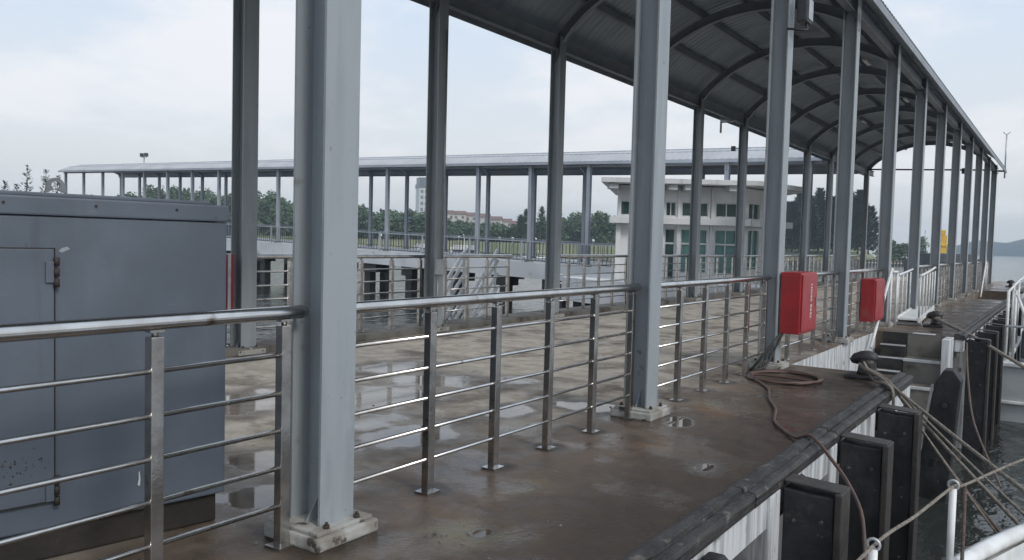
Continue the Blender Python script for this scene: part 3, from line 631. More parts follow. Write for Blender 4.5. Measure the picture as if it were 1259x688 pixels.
# ------------------------------------------------------------------ hose cabinets and hose
def cabinet(name, label, loc, rz, m, w=.23, L=.70, H=.72, text=True):
    t = thing(name, label, 'hose cabinet', loc, rz, 'red fire hose cabinets on the railings')
    MB().box(0, w, 0, L, 0, H).build('body', m, t, bev=.012)
    d = MB().box(w+.001, w+.018, .025, L-.025, .03, H-.03).build('door', m, t, bev=.005)
    MB().box(w+.0185, w+.035, L-.10, L-.07, H*.42, H*.58).build('handle', GALV, d, bev=.004)
    if text:
        for i, (s_, y, sz) in enumerate((('HOSE REEL', .40, .088),)):
            cu = bpy.data.curves.new('lettering', 'FONT'); cu.body = s_; cu.size = sz; cu.align_x = 'CENTER'; cu.align_y = 'CENTER'; cu.extrude = .0008
            cu.resolution_u = 2; tmp = bpy.data.objects.new('lettering', cu); COL.objects.link(tmp); dg = bpy.context.evaluated_depsgraph_get()
            me = bpy.data.meshes.new_from_object(tmp.evaluated_get(dg)); bpy.data.objects.remove(tmp); me.materials.clear(); me.materials.append(LETTER)
            o = bpy.data.objects.new('lettering', me); COL.objects.link(o); o.parent = d
            o.matrix_local = Matrix(((0, 0, 1, w+.0195), (0, 1, 0, y), (-1, 0, 0, H*.52), (0, 0, 0, 1)))
    for y in (.06, L-.10): MB().box(-.02, 0, y, y+.04, -.0, H).build('mounting_strap', GALV, t)
    return t
cabinet('hose_cabinet', 'bright red fire hose cabinet with white lettering on the railing', (.02, 6.95, .42), 0, RED)
cabinet('hose_cabinet', 'darker red cabinet on the railing behind the recess wall', (-.085, 11.95, .22), 0, RED, .22, .80, .72, False)
cabinet('hose_cabinet', 'dark red cabinet half hidden behind the grey container', (-5.08, 3.21, .55), math.pi, REDD, .22, .60, .64, False)
t = thing('fire_hose', 'red brown hose coiled on the deck and dropped over the quay edge', 'hose')
pts = [(.05, 6.98, .42), (.0, 6.9, .25), (-.08, 6.75, .03)]
r1 = []
for i in range(64):
    a = 2*math.pi*i/20; w = 1+.06*math.sin(i*.7); r1.append((.30+.36*w*math.cos(a), 6.25+.42*w*math.sin(a), .018+.006*(i//20)+.004*math.sin(i)))
tail_old = [(-.05, 6.15, .03), (.20, 5.75, .02), (.38, 5.42, .018), (.55, 4.9, .018), (.74, 4.45, .018), (.88, 3.95, .018), (1.08, 3.6, .018), (1.20, 3.42, .03), (1.30, 3.32, .07), (1.40, 3.20, .06), (1.44, 3.05, -.1), (1.50, 2.8, -.30), (1.62, 2.5, -.42), (1.78, 2.25, -.42), (1.95, 2.25, -.42), (2.1, 2.6, -.45), (2.25, 2.95, -.42)]
tail = tail_old[:8]+[(1.30, 3.36, .075), (1.41, 3.22, .055), (1.52, 3.08, .0), (1.66, 2.90, -.08), (1.80, 2.66, -.19), (1.89, 2.34, -.29), (1.97, 1.98, -.32), (2.05, 1.66, -.26), (2.11, 1.48, -.17), (2.16, 1.62, -.22), (2.2, 2.0, -.36), (2.24, 2.5, -.45)]
bb = MB(); bb.tube(spline(r1[:60]+tail, 4), .0125, 8).build('coil', HOSE, t)
bb = MB(); bb.tube(spline(pts+[(-.2, 6.5, .02), (-.1, 6.3, .02)], 5), .014, 8).build('supply_pipe', HOSED, t)
t = thing('brace_pipe', 'slanted dark and pale pipe from cabinet foot to the deck', 'pipe')
bb = MB(); bb.tube([(.05, 6.93, .42), (-.02, 6.85, .30), (-.16, 6.55, .02)], .016, 8).build('tube', HOSED, t)

# ------------------------------------------------------------------ bollards and ropes
def bollard(label, loc, s=1.0, rz=0):
    t = thing('mooring_bollard', label, 'bollard', loc, rz, 'black iron mooring bollards on the quay')
    bb = MB(); bb.box(-.20*s, .20*s, -.20*s, .20*s, 0.001, .05*s).build('base_plate', BLACK, t, bev=.012)
    bb = MB(); bb.lathe((.05*s, 0, .05*s), [(.135*s, 0), (.12*s, .05*s), (.11*s, .14*s), (.115*s, .20*s)], 18).build('stem', BLACK, t)
    bb = MB(); bb.tube([(.165*s, 0, .235*s), (.13*s, 0, .255*s), (.06*s, 0, .27*s), (-.02*s, 0, .265*s), (-.10*s, 0, .245*s), (-.155*s, 0, .215*s)], [.05*s, .085*s, .10*s, .092*s, .075*s, .035*s], 14).build('head', BLACK, t)
    return t
b1 = bollard('black hooked bollard at the quay corner with four ropes around it', (.95, 7.0, 0), .84)
dup(b1, (.72, 14.6, 0), None, 'black bollard on the platform beside the white portable gangway')
dup(b1, (.72, 38.4, 0), None, 'distant black bollard near the far canopy end')
def rope(label, pts, r, m=ROPE, name='mooring_rope'):
    bb = MB(); o = bb.tube(spline(pts, 8), r, 7).build(name, m); return tag(o, label, 'rope', 'mooring ropes from the quay')
B = Vector((.98, 7.0, .17)); K = Vector((1.36, 6.22, .075))
def line_to(label, k, e, sag, r, m=ROPE):
    k, e = Vector(k), Vector(e); mid = [k.lerp(e, f)-Vector((0, 0, sag*4*f*(1-f))) for f in (.2, .4, .6, .8)]
    a = rnd.uniform(-.1, .1)
    rope(label, [B+Vector((-.09, .06+a*.3, .02)), B+Vector((-.02, -.13, -.02+a*.2)), B.lerp(k, .6)+Vector((a*.3, 0, .0)), k]+mid+[e], r, m)
line_to('upper taut pale mooring rope from the corner bollard to the boat', K, (3.0, 3.47, -.36), .01, .017)
line_to('middle pale mooring rope running below the uppermost taut one', K+Vector((.01, -.06, -.005)), (2.80, 4.40, -.80), .02, .016)
line_to('thin pale mooring rope leading to the lower side of the bow', K+Vector((.02, -.02, .0)), (2.62, 4.62, -.98), .04, .011)
line_to('lowest darker mooring rope running down toward the hull', K+Vector((.0, .05, .0)), (2.50, 4.80, -.86), .05, .013, ROPEB)
line_to('pale mooring rope lying between the upper and middle ones near the kerb', K+Vector((-.02, .12, .0)), (2.85, 4.10, -.62), .03, .012)
rope('short rope end lying over the kerb beside the corner bollard', [B+Vector((.0, -.14, .02)), (1.15, 6.55, .05), (1.33, 6.15, .085), (1.42, 6.0, .04), (1.44, 5.95, -.18)], .015)
rope('pale mooring rope from the platform bollard to the moored boat', [(.72, 14.6, .18), (1.0, 14.0, .12), (1.41, 13.5, .0), (1.75, 13.2, -.15), (2.4, 12.6, -.45)], .030)
rope('thin slanting rope from the platform edge down past the boat stern', [(1.42, 13.0, -.1), (1.55, 12.0, -.55), (1.75, 11.0, -1.1), (2.2, 9.5, -1.6)], .016, ROPEB)

# ------------------------------------------------------------------ white handrails at the stairs, portable gangway
def stair_rail(label, y0):
    t = thing('stair_handrail', label, 'handrail', (.10, y0, 0), 0, 'white pipe handrails of the boat stairs')
    bb = MB(); bb.tube(spline([(0, 1.3, 1.02), (0, .75, 1.03), (0, .58, 1.0), (0, -.95, -.22)], 4), .026, 8).build('pipe', WHITE, t)
    bb = MB(); bb.tube([(0, 1.28, .001), (0, 1.28, 1.0)], .022, 8).build('post', WHITE, t)
    bb = MB(); bb.tube([(0, .66, .001), (0, .66, 1.0)], .022, 8).build('post', WHITE, t)
    return t
h1 = stair_rail('white sloping pipe handrail left of the near boat stairs', 12.95)
dup(h1, (.10, 33.3, 0), None, 'distant white sloping handrail near the canopy end')
gx = Vector((.09, 14.54, 0)); u = Vector((-.42, 4.4, 0)).normalized(); ga = math.atan2(-u.x, u.y)
t = thing('portable_gangway', 'white portable gangway with barred side rails lying on the platform', 'gangway', (.09, 14.45, 0), .065)
GL, GW = 4.3, .38
MB().box(0, GW, 0, GL, .10, .135).build('floor_plate', WHITE, t, bev=.005)
for x in (0.0, GW):
    s_ = MB().box(x-.02, x+.02, 0, GL, .06, .16).build('side_beam', WHITE, t, bev=.004)
    bb = MB(); bb.tube(spline([(x, .0, .96), (x, GL*.5, 1.0), (x, GL, 1.06)], 3), .024, 8).build('top_rail', WHITE, t)
    for i in range(6):
        bb = MB(); bb.tube([(x, .02+i*(GL-.04)/5, .16), (x, .02+i*(GL-.04)/5, .97)], .019, 6).build('baluster', WHITE, t)
for y in (.15, GL-.2): MB().box(-.03, GW+.03, y, y+.22, 0.001, .058).build('support_block', LCONC, t, bev=.006)

# ------------------------------------------------------------------ far walkway
FA = R_(86.4); FP = Vector((-6.3, 32.25, 0)); SLOPE = .0252
FD = Vector((-math.sin(FA), math.cos(FA), 0)); FN = Vector((math.cos(FA), math.sin(FA), 0))
# canopy local frame: +Y along FD, +X toward the far side; ribs run local x -5.4..0 -> shift
far = thing('far_canopy', 'pale vaulted roof of the far walkway crossing behind the columns', 'canopy', FP+FN*5.40, FA)
farx = [136, 165, 195, 226, 262, 300, 339, 384, 430, 478, 534, 590, 656, 725, 805, 889, 984]
FS = 3.62; NF = 19
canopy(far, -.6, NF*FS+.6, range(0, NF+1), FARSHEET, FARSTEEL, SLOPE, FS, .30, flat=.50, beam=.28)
fcol = None
for row, dx in (('near-side', 0.0), ('rear', 5.40)):
    for k in range(0, NF+1):
        p = FP+FD*(k*FS)+FN*(dx); p.z = SLOPE*k*FS-.02
        rz = FA+math.pi if dx == 0 else FA
        lab = 'slim grey column of the far walkway, %s row, %s from its right end' % (row, ORD[k])
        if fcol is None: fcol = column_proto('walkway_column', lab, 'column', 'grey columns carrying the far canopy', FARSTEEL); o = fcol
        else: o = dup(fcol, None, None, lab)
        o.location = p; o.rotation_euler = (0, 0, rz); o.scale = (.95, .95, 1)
L0 = NF*FS+1.5
def zf(y): return SLOPE*y-.02
fd = thing('far_deck', 'pale concrete deck of the far walkway on dark piles', 'pier', FP, FA); fd['kind'] = 'structure'; del fd['category'], fd['label']
bb = MB(); bb.prism([(-.45, -.6), (5.85, -.6), (5.85, L0), (-.45, L0)], lambda x, y: zf(y)-.80, lambda x, y: zf(y)); bb.build('slab', WHITEF, fd)
for k in range(0, NF+1):
    y = k*FS+1.6; z = zf(y)-.80
    w_ = .95 if k % 2 else .45
    for x in (-.15, 4.5): MB().box(x, x+.9, y-w_, y+w_, z-.55, z-.003).build('cap_beam', PILE, fd)
    for x in (.25, 4.9):
        MB().box(x-.25, x+.25, y-.25, y+.25, WZ-1.5, z-.552).build('pile', PILE, fd)
def far_rail(label, x):
    t = thing('far_railing', label, 'railing', FP, FA, 'dark baluster railings of the far walkway')
    bb = MB(); bb.bar((x, 0, zf(0)+1.1), (x, L0-.2, zf(L0-.2)+1.1), .06, .06).build('top_rail', FARSTEEL, t)
    bb = MB(); bb.bar((x, 0, zf(0)+.12), (x, L0-.2, zf(L0-.2)+.12), .05, .04).build('bottom_rail', DGREY, t)
    b2 = MB(); y = .1
    pst = None
    while y < L0-.2:
        z = zf(y); b2.bar((x, y, z+.12), (x, y, z+1.08), .022, .022); y += .24
    b2.build('balusters', DGREY, t)['kind'] = 'stuff'
    for k in range(NF+1):
        y = k*FS+.2; p2 = MB().box(x-.04, x+.04, y-.04, y+.04, zf(y), zf(y)+1.14).build('post', FARSTEEL, t)
    return t
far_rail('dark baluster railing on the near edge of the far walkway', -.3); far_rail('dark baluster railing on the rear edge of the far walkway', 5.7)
t = thing('lamp_mast', 'small mast with two floodlights above the far roof', 'lamp', at(176, 75, 0))
bb = MB(); bb.tube([(0, 0, 5.5), (0, 0, 8.5)], .06, 6).build('mast', GALV, t)
for dx in (-.35, .35): MB().box(dx-.12, dx+.08, -.15, .15, 8.3, 8.62).build('lamp_head', DGREY, t); 
bb = MB(); bb.bar((-.4, 0, 8.25), (.4, 0, 8.25), .07, .07).build('crossarm', GALV, t)

# ------------------------------------------------------------------ quay slab and white control building
U2 = Vector((.824, .566, 0)).normalized(); V2 = Vector((-U2.y, U2.x, 0)); P0b = Vector((-12.36, 26.92, 0))
q = [Vector((-5.77, 26.6, 0)), Vector((-5.77, 31.6, 0)), Vector((-13.5, 31.9, 0)), Vector((-16.0, 31.9, 0)), Vector((-14.6, 26.4, 0)), Vector((-12.2, 25.1, 0))]
b = MB(); b.prism([(p.x, p.y) for p in q], -.95, -.01); b.build('quay_slab', WHITEF)['kind'] = 'structure'
b = MB(); b.prism([(p.x+.0, p.y) for p in [q[0], q[1], q[2], q[3], q[4], q[5]]], WZ-1, -.9)
for i, (x, y) in enumerate([(-8, 26.8), (-11, 25.9), (-13.9, 27), (-15, 30)]): MB().box(x-.3, x+.3, y-.3, y+.3, WZ-1, -.952).build('quay_pile', PILE)['kind'] = 'structure'
bl = thing('control_building', 'low white control building with clerestory windows and flat overhanging roof', 'building', P0b, math.atan2(U2.y, U2.x))
# local: x along the facade, y into the building
A2 = R_(45); W1 = 5.12; ex = (W1+3.4*math.cos(A2), 3.4*math.sin(A2))
foot_plan = [(0, 0), (W1, 0), ex, (ex[0], 7.0), (0, 7.0)]
def wins():
    return [(.10, .50), (.72, 1.62), (1.93, 2.36), (2.58, 3.66), (3.95, 4.84)]
# facade wall built as panels round the openings (front face y 0..0.2)
xs = [0]+[v for w in wins() for v in w]+[W1]
FZ0, FZ1 = 0.0, 3.80
for i in range(0, len(xs), 2):
    MB().box(xs[i], xs[i+1], 0, .2, FZ0, FZ1).build('wall', WALLW, bl)
lowdoor = [(0, 2.05), (0, 2.05), (.02, 2.1), (.30, 2.1), (.30, 2.1)]
for (a, c), (l0, l1) in zip(wins(), lowdoor):
    MB().box(a, c, .001, .199, 3.18, FZ1-.001).build('wall', WALLW, bl)
    MB().box(a, c, .001, .199, l1, 2.59).build('wall', WALLW, bl)
    if l0 == 0: MB().box(a, c, .06, .199, FZ0, 2.05).build('wall', WALLW, bl)
    elif l0 > .1: MB().box(a, c, .001, .199, FZ0, l0).build('wall', WALLW, bl)
    def win(x0, x1, z0, z1, curtain, mull, trans=None):
        f = MB(); e = .045
        f.box(x0+.001, x0+e, .05, .13, z0+.001, z1-.001); f.box(x1-e, x1-.001, .05, .13, z0+.001, z1-.001); f.box(x0+e, x1-e, .05, .13, z0+.001, z0+e); f.box(x0+e, x1-e, .05, .13, z1-e, z1-.001)
        for m_ in mull: f.box(m_-.02, m_+.02, .055, .125, z0+e, z1-e)
        if trans: f.box(x0+e, x1-e, .052, .128, trans-.035, trans+.035)
        fo = f.build('window', FRAME, bl)
        MB().box(x0+e, x1-e, .085, .093, z0+e, z1-e).build('pane', GLASS, fo)
        if curtain:
            cv = []; n = 40
            for i in range(n+1):
                x = x0+e+(x1-x0-2*e)*i/n; yy = .165+.02*math.sin(i*1.9)+.01*math.sin(i*.7); cv += [(x, yy, z0+e), (x, yy, z1-e)]
            MB().add(cv, [(2*i, 2*i+2, 2*i+3, 2*i+1) for i in range(n)], True).build('curtain', TEAL, fo)
    win(a, c, 2.59, 3.18, False, [(a+c)/2] if c-a > .4 else [])
    if l0 > .1: win(a, c, l0, l1, True, [(a+c)/2], 1.5)
    elif l0 > 0: win(a, c, l0, l1, False, [], 1.5)
MB().box(-.35, W1+.15, -.42, -.002, 2.26, 2.52).build('canopy_ledge', WALLW, bl, bev=.01)
for x in (.0, 1.72, 2.42, 3.76, 4.94):
    MB().box(x-.02 if x else -.06, x+.13, -.10, -.003, 0, 2.255).build('pilaster', WALLW, bl, bev=.006)
    MB().box(x+.0, x+.12, -.06, -.003, 2.525, 3.72).build('pilaster', WALLW, bl, bev=.006)
# angled right facade, other walls
def ang(p, q2, nm, z0, z1, th=.2, off=0.0, m=WALLW):
    p, q2 = Vector((*p, 0)), Vector((*q2, 0)); d = (q2-p).normalized(); n = Vector((-d.y, d.x, 0)); p = p-n*off*-1; q2 = q2-n*off*-1
    b2 = MB(); b2.prism([(p.x, p.y), (q2.x, q2.y), (q2.x+n.x*th, q2.y+n.y*th), (p.x+n.x*th, p.y+n.y*th)], z0, z1); return b2.build(nm, m, bl)
d2 = Vector((math.cos(A2), math.sin(A2)))
def on2(s): return (W1+d2.x*s, d2.y*s)
for s0, s1 in ((.003, .35), (1.25, 1.6), (2.6, 3.4)): ang(on2(s0), on2(s1), 'wall', FZ0, FZ1-.002)
for s0, s1 in ((.35, 1.25), (1.6, 2.6)):
    ang(on2(s0), on2(s1), 'wall', 3.18, FZ1-.002); ang(on2(s0), on2(s1), 'wall', 2.1, 2.59); ang(on2(s0), on2(s1), 'wall', FZ0, .5)
    for z0, z1 in ((2.59, 3.18), (.5, 2.1)):
        f = ang(on2(s0), on2((s0+s1)/2-.03), 'window', z0, z1, .02, .10, GLASS); f2 = ang(on2((s0+s1)/2+.03), on2(s1), 'pane', z0, z1, .02, .10, GLASS); f2.parent = f
        f3 = ang(on2((s0+s1)/2-.03), on2((s0+s1)/2+.03), 'mullion', z0, z1, .08, .06, FRAME); f3.parent = f
        if z0 < 1: f4 = ang(on2(s0), on2(s1), 'curtain', z0, z1, .01, .17, TEAL); f4.parent = f
ang(on2(-.1), on2(3.4), 'canopy_ledge', 2.26, 2.52, .4, -.42)
b2 = MB(); b2.prism([(0.001, .2), (.2, .2), (1.6, 7), (1.4, 7)], FZ0, FZ1-.001); b2.build('wall', WALLW, bl); MB().box(ex[0]-.2, ex[0], ex[1], 7, FZ0, FZ1).build('wall', WALLW, bl); MB().box(1.6, ex[0]-.2, 6.8, 7, FZ0, FZ1).build('wall', WALLW, bl)
MB().box(1.2, ex[0]-.3, 3.5, 3.6, FZ0, FZ1).build('partition', GREYW, bl)
rf = MB(); rf.prism([(-.80, -.85), (W1+.35, -.85), (ex[0]+.85, ex[1]-.35), (ex[0]+.85, 7.8), (.90, 7.8)], 3.84, 4.04); rf = rf.build('roof', WALLW, bl, bev=.015)
for x in (-.45, 1.9, 2.55, 4.3): MB().box(x, x+.35, -.7, .0-.003, 3.62, 3.838).build('corbel', LCONC, bl)
# chairs / frames outside the building
t = thing('white_rack', 'white slatted rack leaning by the angled side of the building', 'rack', at(938, 31, 0), .3)
for i in range(4): bb = MB(); bb.bar((i*.18, 0, .01), (i*.18+.3, .25, .95), .06, .04).build('slat', WHITE, t)
bb = MB(); bb.bar((.0, .02, .2), (.75, .02, .2), .05, .04).build('rail', WHITE, t)

# ------------------------------------------------------------------ white gangway ladder beside the land-side edge
t = thing('gangway_ladder', 'white gangway ladder with slanted rails beyond the land-side railing', 'gangway', (-6.15, 8.65, -.95))
run, rise = 1.25, 1.25
for x in (0, -.75):
    bb = MB(); bb.bar((x, 0, 0), (x, run, rise), .05, .12).build('stringer', WHITE, t)
    for h in (.25, .50, .75, .95):
        bb = MB(); bb.tube([(x, 0, h), (x, run, rise+h)], .036, 6).build('side_rail', WHITE, t)
    for i in range(4):
        f_ = (i+.2)/3.4; bb = MB(); bb.tube([(x, run*f_, rise*f_), (x, run*f_, rise*f_+.95)], .022, 6).build('baluster', WHITE, t)
for i in range(7):
    f_ = (i+.5)/7; MB().box(-.73, -.02, run*f_-.06, run*f_+.06, rise*f_-.012, rise*f_+.012).build('tread', GALV, t)
t = thing('pontoon', 'low grey pontoon under the white gangway ladder', 'pontoon', (-6.55, 9.2, 0)); t['category'] = 'pontoon'
MB().box(-2.6, .6, -1.6, 3.2, WZ-.4, -1.25+.02).build('float', PILE, t, bev=.05); MB().box(-2.6, .6, -1.6, 3.2, -1.228, -1.16).build('top', CONC, t, bev=.02)
for x, y in ((-.4, -.9), (-2.2, 2.5)): bb = MB(); bb.tube([(x, y, WZ-1), (x, y, -.35)], .14, 10).build('guide_pile', PILE, t)

# ------------------------------------------------------------------ boats
def loft(name, secs, m, parent):
    n = len(secs[0]); vs = [p for s_ in secs for p in s_]; fs = []
    for i in range(len(secs)-1):
        for j in range(n-1): fs.append((i*n+j, i*n+j+1, (i+1)*n+j+1, (i+1)*n+j))
    fs += [tuple(range(n)), tuple((len(secs)-1)*n+j for j in range(n-1, -1, -1))]
    b2 = MB(); b2.add(vs, fs, False); return b2.build(name, m, parent, fix=True)
# our own boat: only its bulwark, stanchions and lifelines come into view
ob = thing('patrol_boat', 'white boat bow with grey stanchions and lifeline below the quay edge', 'boat')
port = [(1.86, -6), (1.90, -2), (2.02, .6), (2.12, 1.6), (2.24, 2.45), (2.36, 3.1), (2.62, 3.9), (3.0, 4.75), (3.6, 5.6), (4.3, 6.1)]
cxb = 4.3
full_ = port+[(2*cxb-x, y) for x, y in port[::-1]][1:]
pp = [Vector((x, y, -.5)) for x, y in port]
bb = MB(); pc = [full_[len(full_)-1-i] for i in range(len(full_))]
n = len(full_); vs = []
for (x, y) in full_: vs += [(x, y, -.50), (cxb+(x-cxb)*.86, y-.25, WZ-.5)]
bb.add(vs, [(2*i, 2*i+2, 2*i+3, 2*i+1) for i in range(n-1)]+[(2*(n-1), 0, 1, 2*n-1)], True); bb.build('hull', WHITE, ob, fix=True)
bb = MB(); bb.prism([(cxb+(x-cxb)*.97, y-.04) for x, y in full_[::-1]], -1.0, -.82); bb.build('foredeck', HULLG, ob, fix=True)
bb = MB(); bb.tube(spline([(x, y, -.49) for x, y in full_], 4), .055, 8).build('gunwale', WHITE, ob)
vs = []
for (x, y) in full_: vs += [(cxb+(x-cxb)*.965, y-.05, -.50), (cxb+(x-cxb)*.965, y-.05, -.83)]
bb = MB(); bb.add(vs, [(2*i, 2*i+1, 2*i+3, 2*i+2) for i in range(n-1)], True); bb.build('bulwark', WHITE, ob)
for (x, y, zt) in ((2.085, 1.47, .0), (2.285, 2.77, .02), (3.0, 4.75, .05), (1.90, -1.2, 0.0)):
    st = MB(); st.tube([(x, y, -.5), (x, y, zt)], .021, 10); st = st.build('stanchion', WHITE, ob)
    bb = MB(); bb.tube([(x+.028*math.cos(a), y, zt+.02+.028*math.sin(a)) for a in [2*math.pi*k/12 for k in range(12)]], .008, 6, closed=True).build('eye', GALV, st)
bb = MB(); bb.tube(spline([(1.90, -1.2, .02), (2.0, .2, .0), (2.085, 1.47, .015), (2.18, 2.1, .012), (2.285, 2.77, .03), (2.335, 2.88, .025), (2.6, 3.82, .03), (3.0, 4.75, .06)], 5), .009, 6).build('lifeline', ROPE, ob)
bb = MB(); bb.tube(spline([(2.335, 2.88, .02), (2.34, 2.88, -.2), (2.345, 2.86, -.5), (2.37, 2.82, -.82)], 5), .012, 6).build('lashing', ROPEB, ob)
# boat moored ahead
mb = thing('moored_boat', 'grey white boat stern with rails moored beyond the boat stairs', 'boat', (1.70, 17.3, 0))
secs = []
for y, w0, w1 in ((0, 0, 0), (3, -.0, .0), (7, .0, .0), (10, .5, .5)):
    secs.append([(w0, y, -.95), (w0+.05, y, WZ-.5), (3.4-w1, y, WZ-.5), (3.4-w1, y, -.95)])
loft('hull', secs, HULLG, mb)
MB().box(-.06, 3.46, -.06, .25, -.948, -.86).build('rail_cap', WHITE, mb, bev=.02)
MB().box(-.06, .12, .252, 9.5, -.948, -.86).build('rail_cap', WHITE, mb, bev=.02)
MB().box(-.03, 3.4, -.08, -.003, -1.72, -1.66).build('rubbing_strake', WHITE, mb, bev=.01)
for x, y, h in ((.05, .3, 1.5), (.17, .6, 1.5), (.05, 2.2, 1.6), (.05, 4.5, 1.6), (1.0, .1, .8)):
    bb = MB(); bb.tube([(x, y, -.86), (x, y, -.86+h)], .03, 8).build('rail_post', WHITE, mb)
bb = MB(); bb.tube([(.0, .05, -.1), (3.2, .05, -.1)], .025, 8).build('rail', WHITE, mb)
bb = MB(); bb.tube([(.05, .3, .62), (.05, 4.5, .74), (.05, 8.5, .8)], .025, 8).build('rail', WHITE, mb)
bb = MB(); bb.tube([(.2, .5, .55), (.75, .1, -.86)], .03, 8).build('stay', WHITE, mb)
MB().box(.8, 3.0, 3.0, 7.5, -.86, .55).build('cabin', WHITE, mb, bev=.05)
MB().box(.3, 1.1, 1.0, 2.0, -.86, -.25).build('deck_locker', HULLD, mb, bev=.03)
MB().box(.78, .798, 3.6, 6.8, -.1, .3).build('cabin_window', TOWERD, mb)
def small_boat(label, px, d, L, top, rz):
    t = thing('motor_boat', label, 'boat', at(px, d, WZ), rz, 'white boats moored behind the far walkway')
    s3 = []
    for x, w, zb in ((-L/2, .9, .1), (0, 1.15, 0), (L*.3, .9, .05), (L/2, .06, .35)):
        s3.append([(x, -w, 1.15+.25*(x > 0)), (x, -w*.6, zb-.3), (x, w*.6, zb-.3), (x, w, 1.15+.25*(x > 0))])
    loft('hull', s3, WHITE, t)
    MB().box(-L*.35, L*.12, -.8, .8, 1.1, 1.1+top*.55).build('cabin', WHITE, t, bev=.08)
    MB().box(-L*.30, L*.13, -.83, .83, 1.1+top*.2, 1.1+top*.42).build('cabin_window', TOWERD, t)
    MB().box(-L*.3, L*.05, -.75, .75, 1.1+top*.56, 1.1+top*.66).build('flybridge', WHITE, t, bev=.04)
    bb = MB(); bb.tube([(-L*.1, 0, 1.1+top*.6), (-L*.13, 0, 1.1+top*1.25)], .05, 6).build('mast', WHITE, t)
small_boat('white cabin boat moored behind the far walkway, bow to the right', 578, 112, 8.0, 2.6, HEAD)
small_boat('small white boat with mast just left of the junction box column', 531, 118, 7.5, 2.6, HEAD+.5)
small_boat('low white boat behind the far walkway railing, nearest the building', 672, 100, 9.0, 1.1, HEAD+.2)
bg_ = thing('work_barge', 'dark barge with a yellow tower crossing behind the distant columns', 'barge', at(1158, 150, WZ), HEAD+.25)
s3 = [[(x, -3.5, 1.6+e), (x, -3.2, -.5), (x, 3.2, -.5), (x, 3.5, 1.6+e)] for x, e in ((-5.6, .3), (-4, 0), (4, 0), (6, .8))]
loft('hull', s3, HULLD, bg_); MB().box(-4.2, 4.6, -2.5, 2.5, 1.6, 3.3).build('deckhouse', HULLD, bg_, bev=.1)
MB().box(-1.3, .1, -.7, .7, 3.31, 6.6).build('yellow_tower', YEL, bg_, bev=.05); MB().box(-1.7, .5, -.9, .9, 4.6, 5.0).build('yellow_platform', YEL, bg_); MB().box(-1.1, -.1, -.6, .6, 6.605, 7.6).build('yellow_cap', YEL, bg_, bev=.15)
bb = MB(); bb.tube([(-3.8, 0, 3.3), (-4.1, 0, 7.5)], .12, 6).build('mast', GALV, bg_)

# ------------------------------------------------------------------ vegetation
def leaf_blob(b2, c, rx, rz, n, s, seed):
    r_ = random.Random(seed)
    for _ in range(n):
        u_ = r_.gauss(0, 1), r_.gauss(0, 1), r_.gauss(0, 1); l = math.sqrt(sum(x*x for x in u_)) or 1; rr = r_.uniform(.35, 1.05)
        p = Vector((c[0]+u_[0]/l*rx*rr, c[1]+u_[1]/l*rx*rr, c[2]+u_[2]/l*rz*rr))
        a = Vector((r_.uniform(-1, 1), r_.uniform(-1, 1), r_.uniform(-.5, .5))).normalized()*s*r_.uniform(.6, 1.2)
        q_ = Vector((r_.uniform(-1, 1), r_.uniform(-1, 1), r_.uniform(-1, 1))); c_ = a.cross(q_).normalized()*s*r_.uniform(.4, .9)
        b2.add([p-a-c_, p+a-c_*.4, p+a*.8+c_, p-a*.5+c_], [(0, 1, 2, 3)])
def broad_crown(b2, base, h, w, seed, s=.8, dens=1.0):
    r_ = random.Random(seed)
    for i in range(9):
        a = r_.uniform(0, 6.28); d = w*.32*r_.random(); z = h*(.35+.5*r_.random())
        leaf_blob(b2, (base[0]+d*math.cos(a), base[1]+d*math.sin(a), base[2]+z), w*r_.uniform(.2, .34), h*r_.uniform(.11, .19), int(72*dens), s*.52, seed*31+i)
def wood(name, px0, px1, d0, d1, hfun, n, label):
    b2 = MB()
    for i in range(n):
        px = px0+(px1-px0)*(i+rnd.random())/n; d = rnd.uniform(d0, d1); h = hfun(px)*d/300*rnd.uniform(.75, 1.05); p = at(px, d, 1.2)
        broad_crown(b2, p, h, rnd.uniform(7, 11), rnd.randrange(10**6), 1.0, 1.15)
        leaf_blob(b2, (p.x, p.y, p.z+h*.22), 5, h*.22, 110, .55, i)
    o = b2.build(name, LEAF); o['kind'] = 'stuff'; o['label'] = label
def lerp(t_, pts):
    for (a, va), (c, vc) in zip(pts, pts[1:]):
        if t_ <= c: return va+(vc-va)*max(0, (t_-a)/(c-a))
    return pts[-1][1]
HH = [(-400, 10), (60, 12), (105, 13), (150, 14.5), (205, 17), (290, 17), (340, 15.5), (400, 14), (450, 12), (520, 11.5), (545, 9), (560, 7.5), (640, 6.5), (690, 11), (730, 13), (780, 11), (1000, 11)]
wood('left_woodland', -250, 430, 290, 350, lambda p: lerp(p, HH)*1.05, 190, 'dense dark green woodland behind the far walkway')
wood('middle_woodland', 430, 680, 290, 330, lambda p: lerp(p, HH), 84, 'dark green belt of trees in front of the town')
wood('right_woodland', 680, 980, 290, 340, lambda p: lerp(p, HH), 84, 'green trees left of and behind the white building')
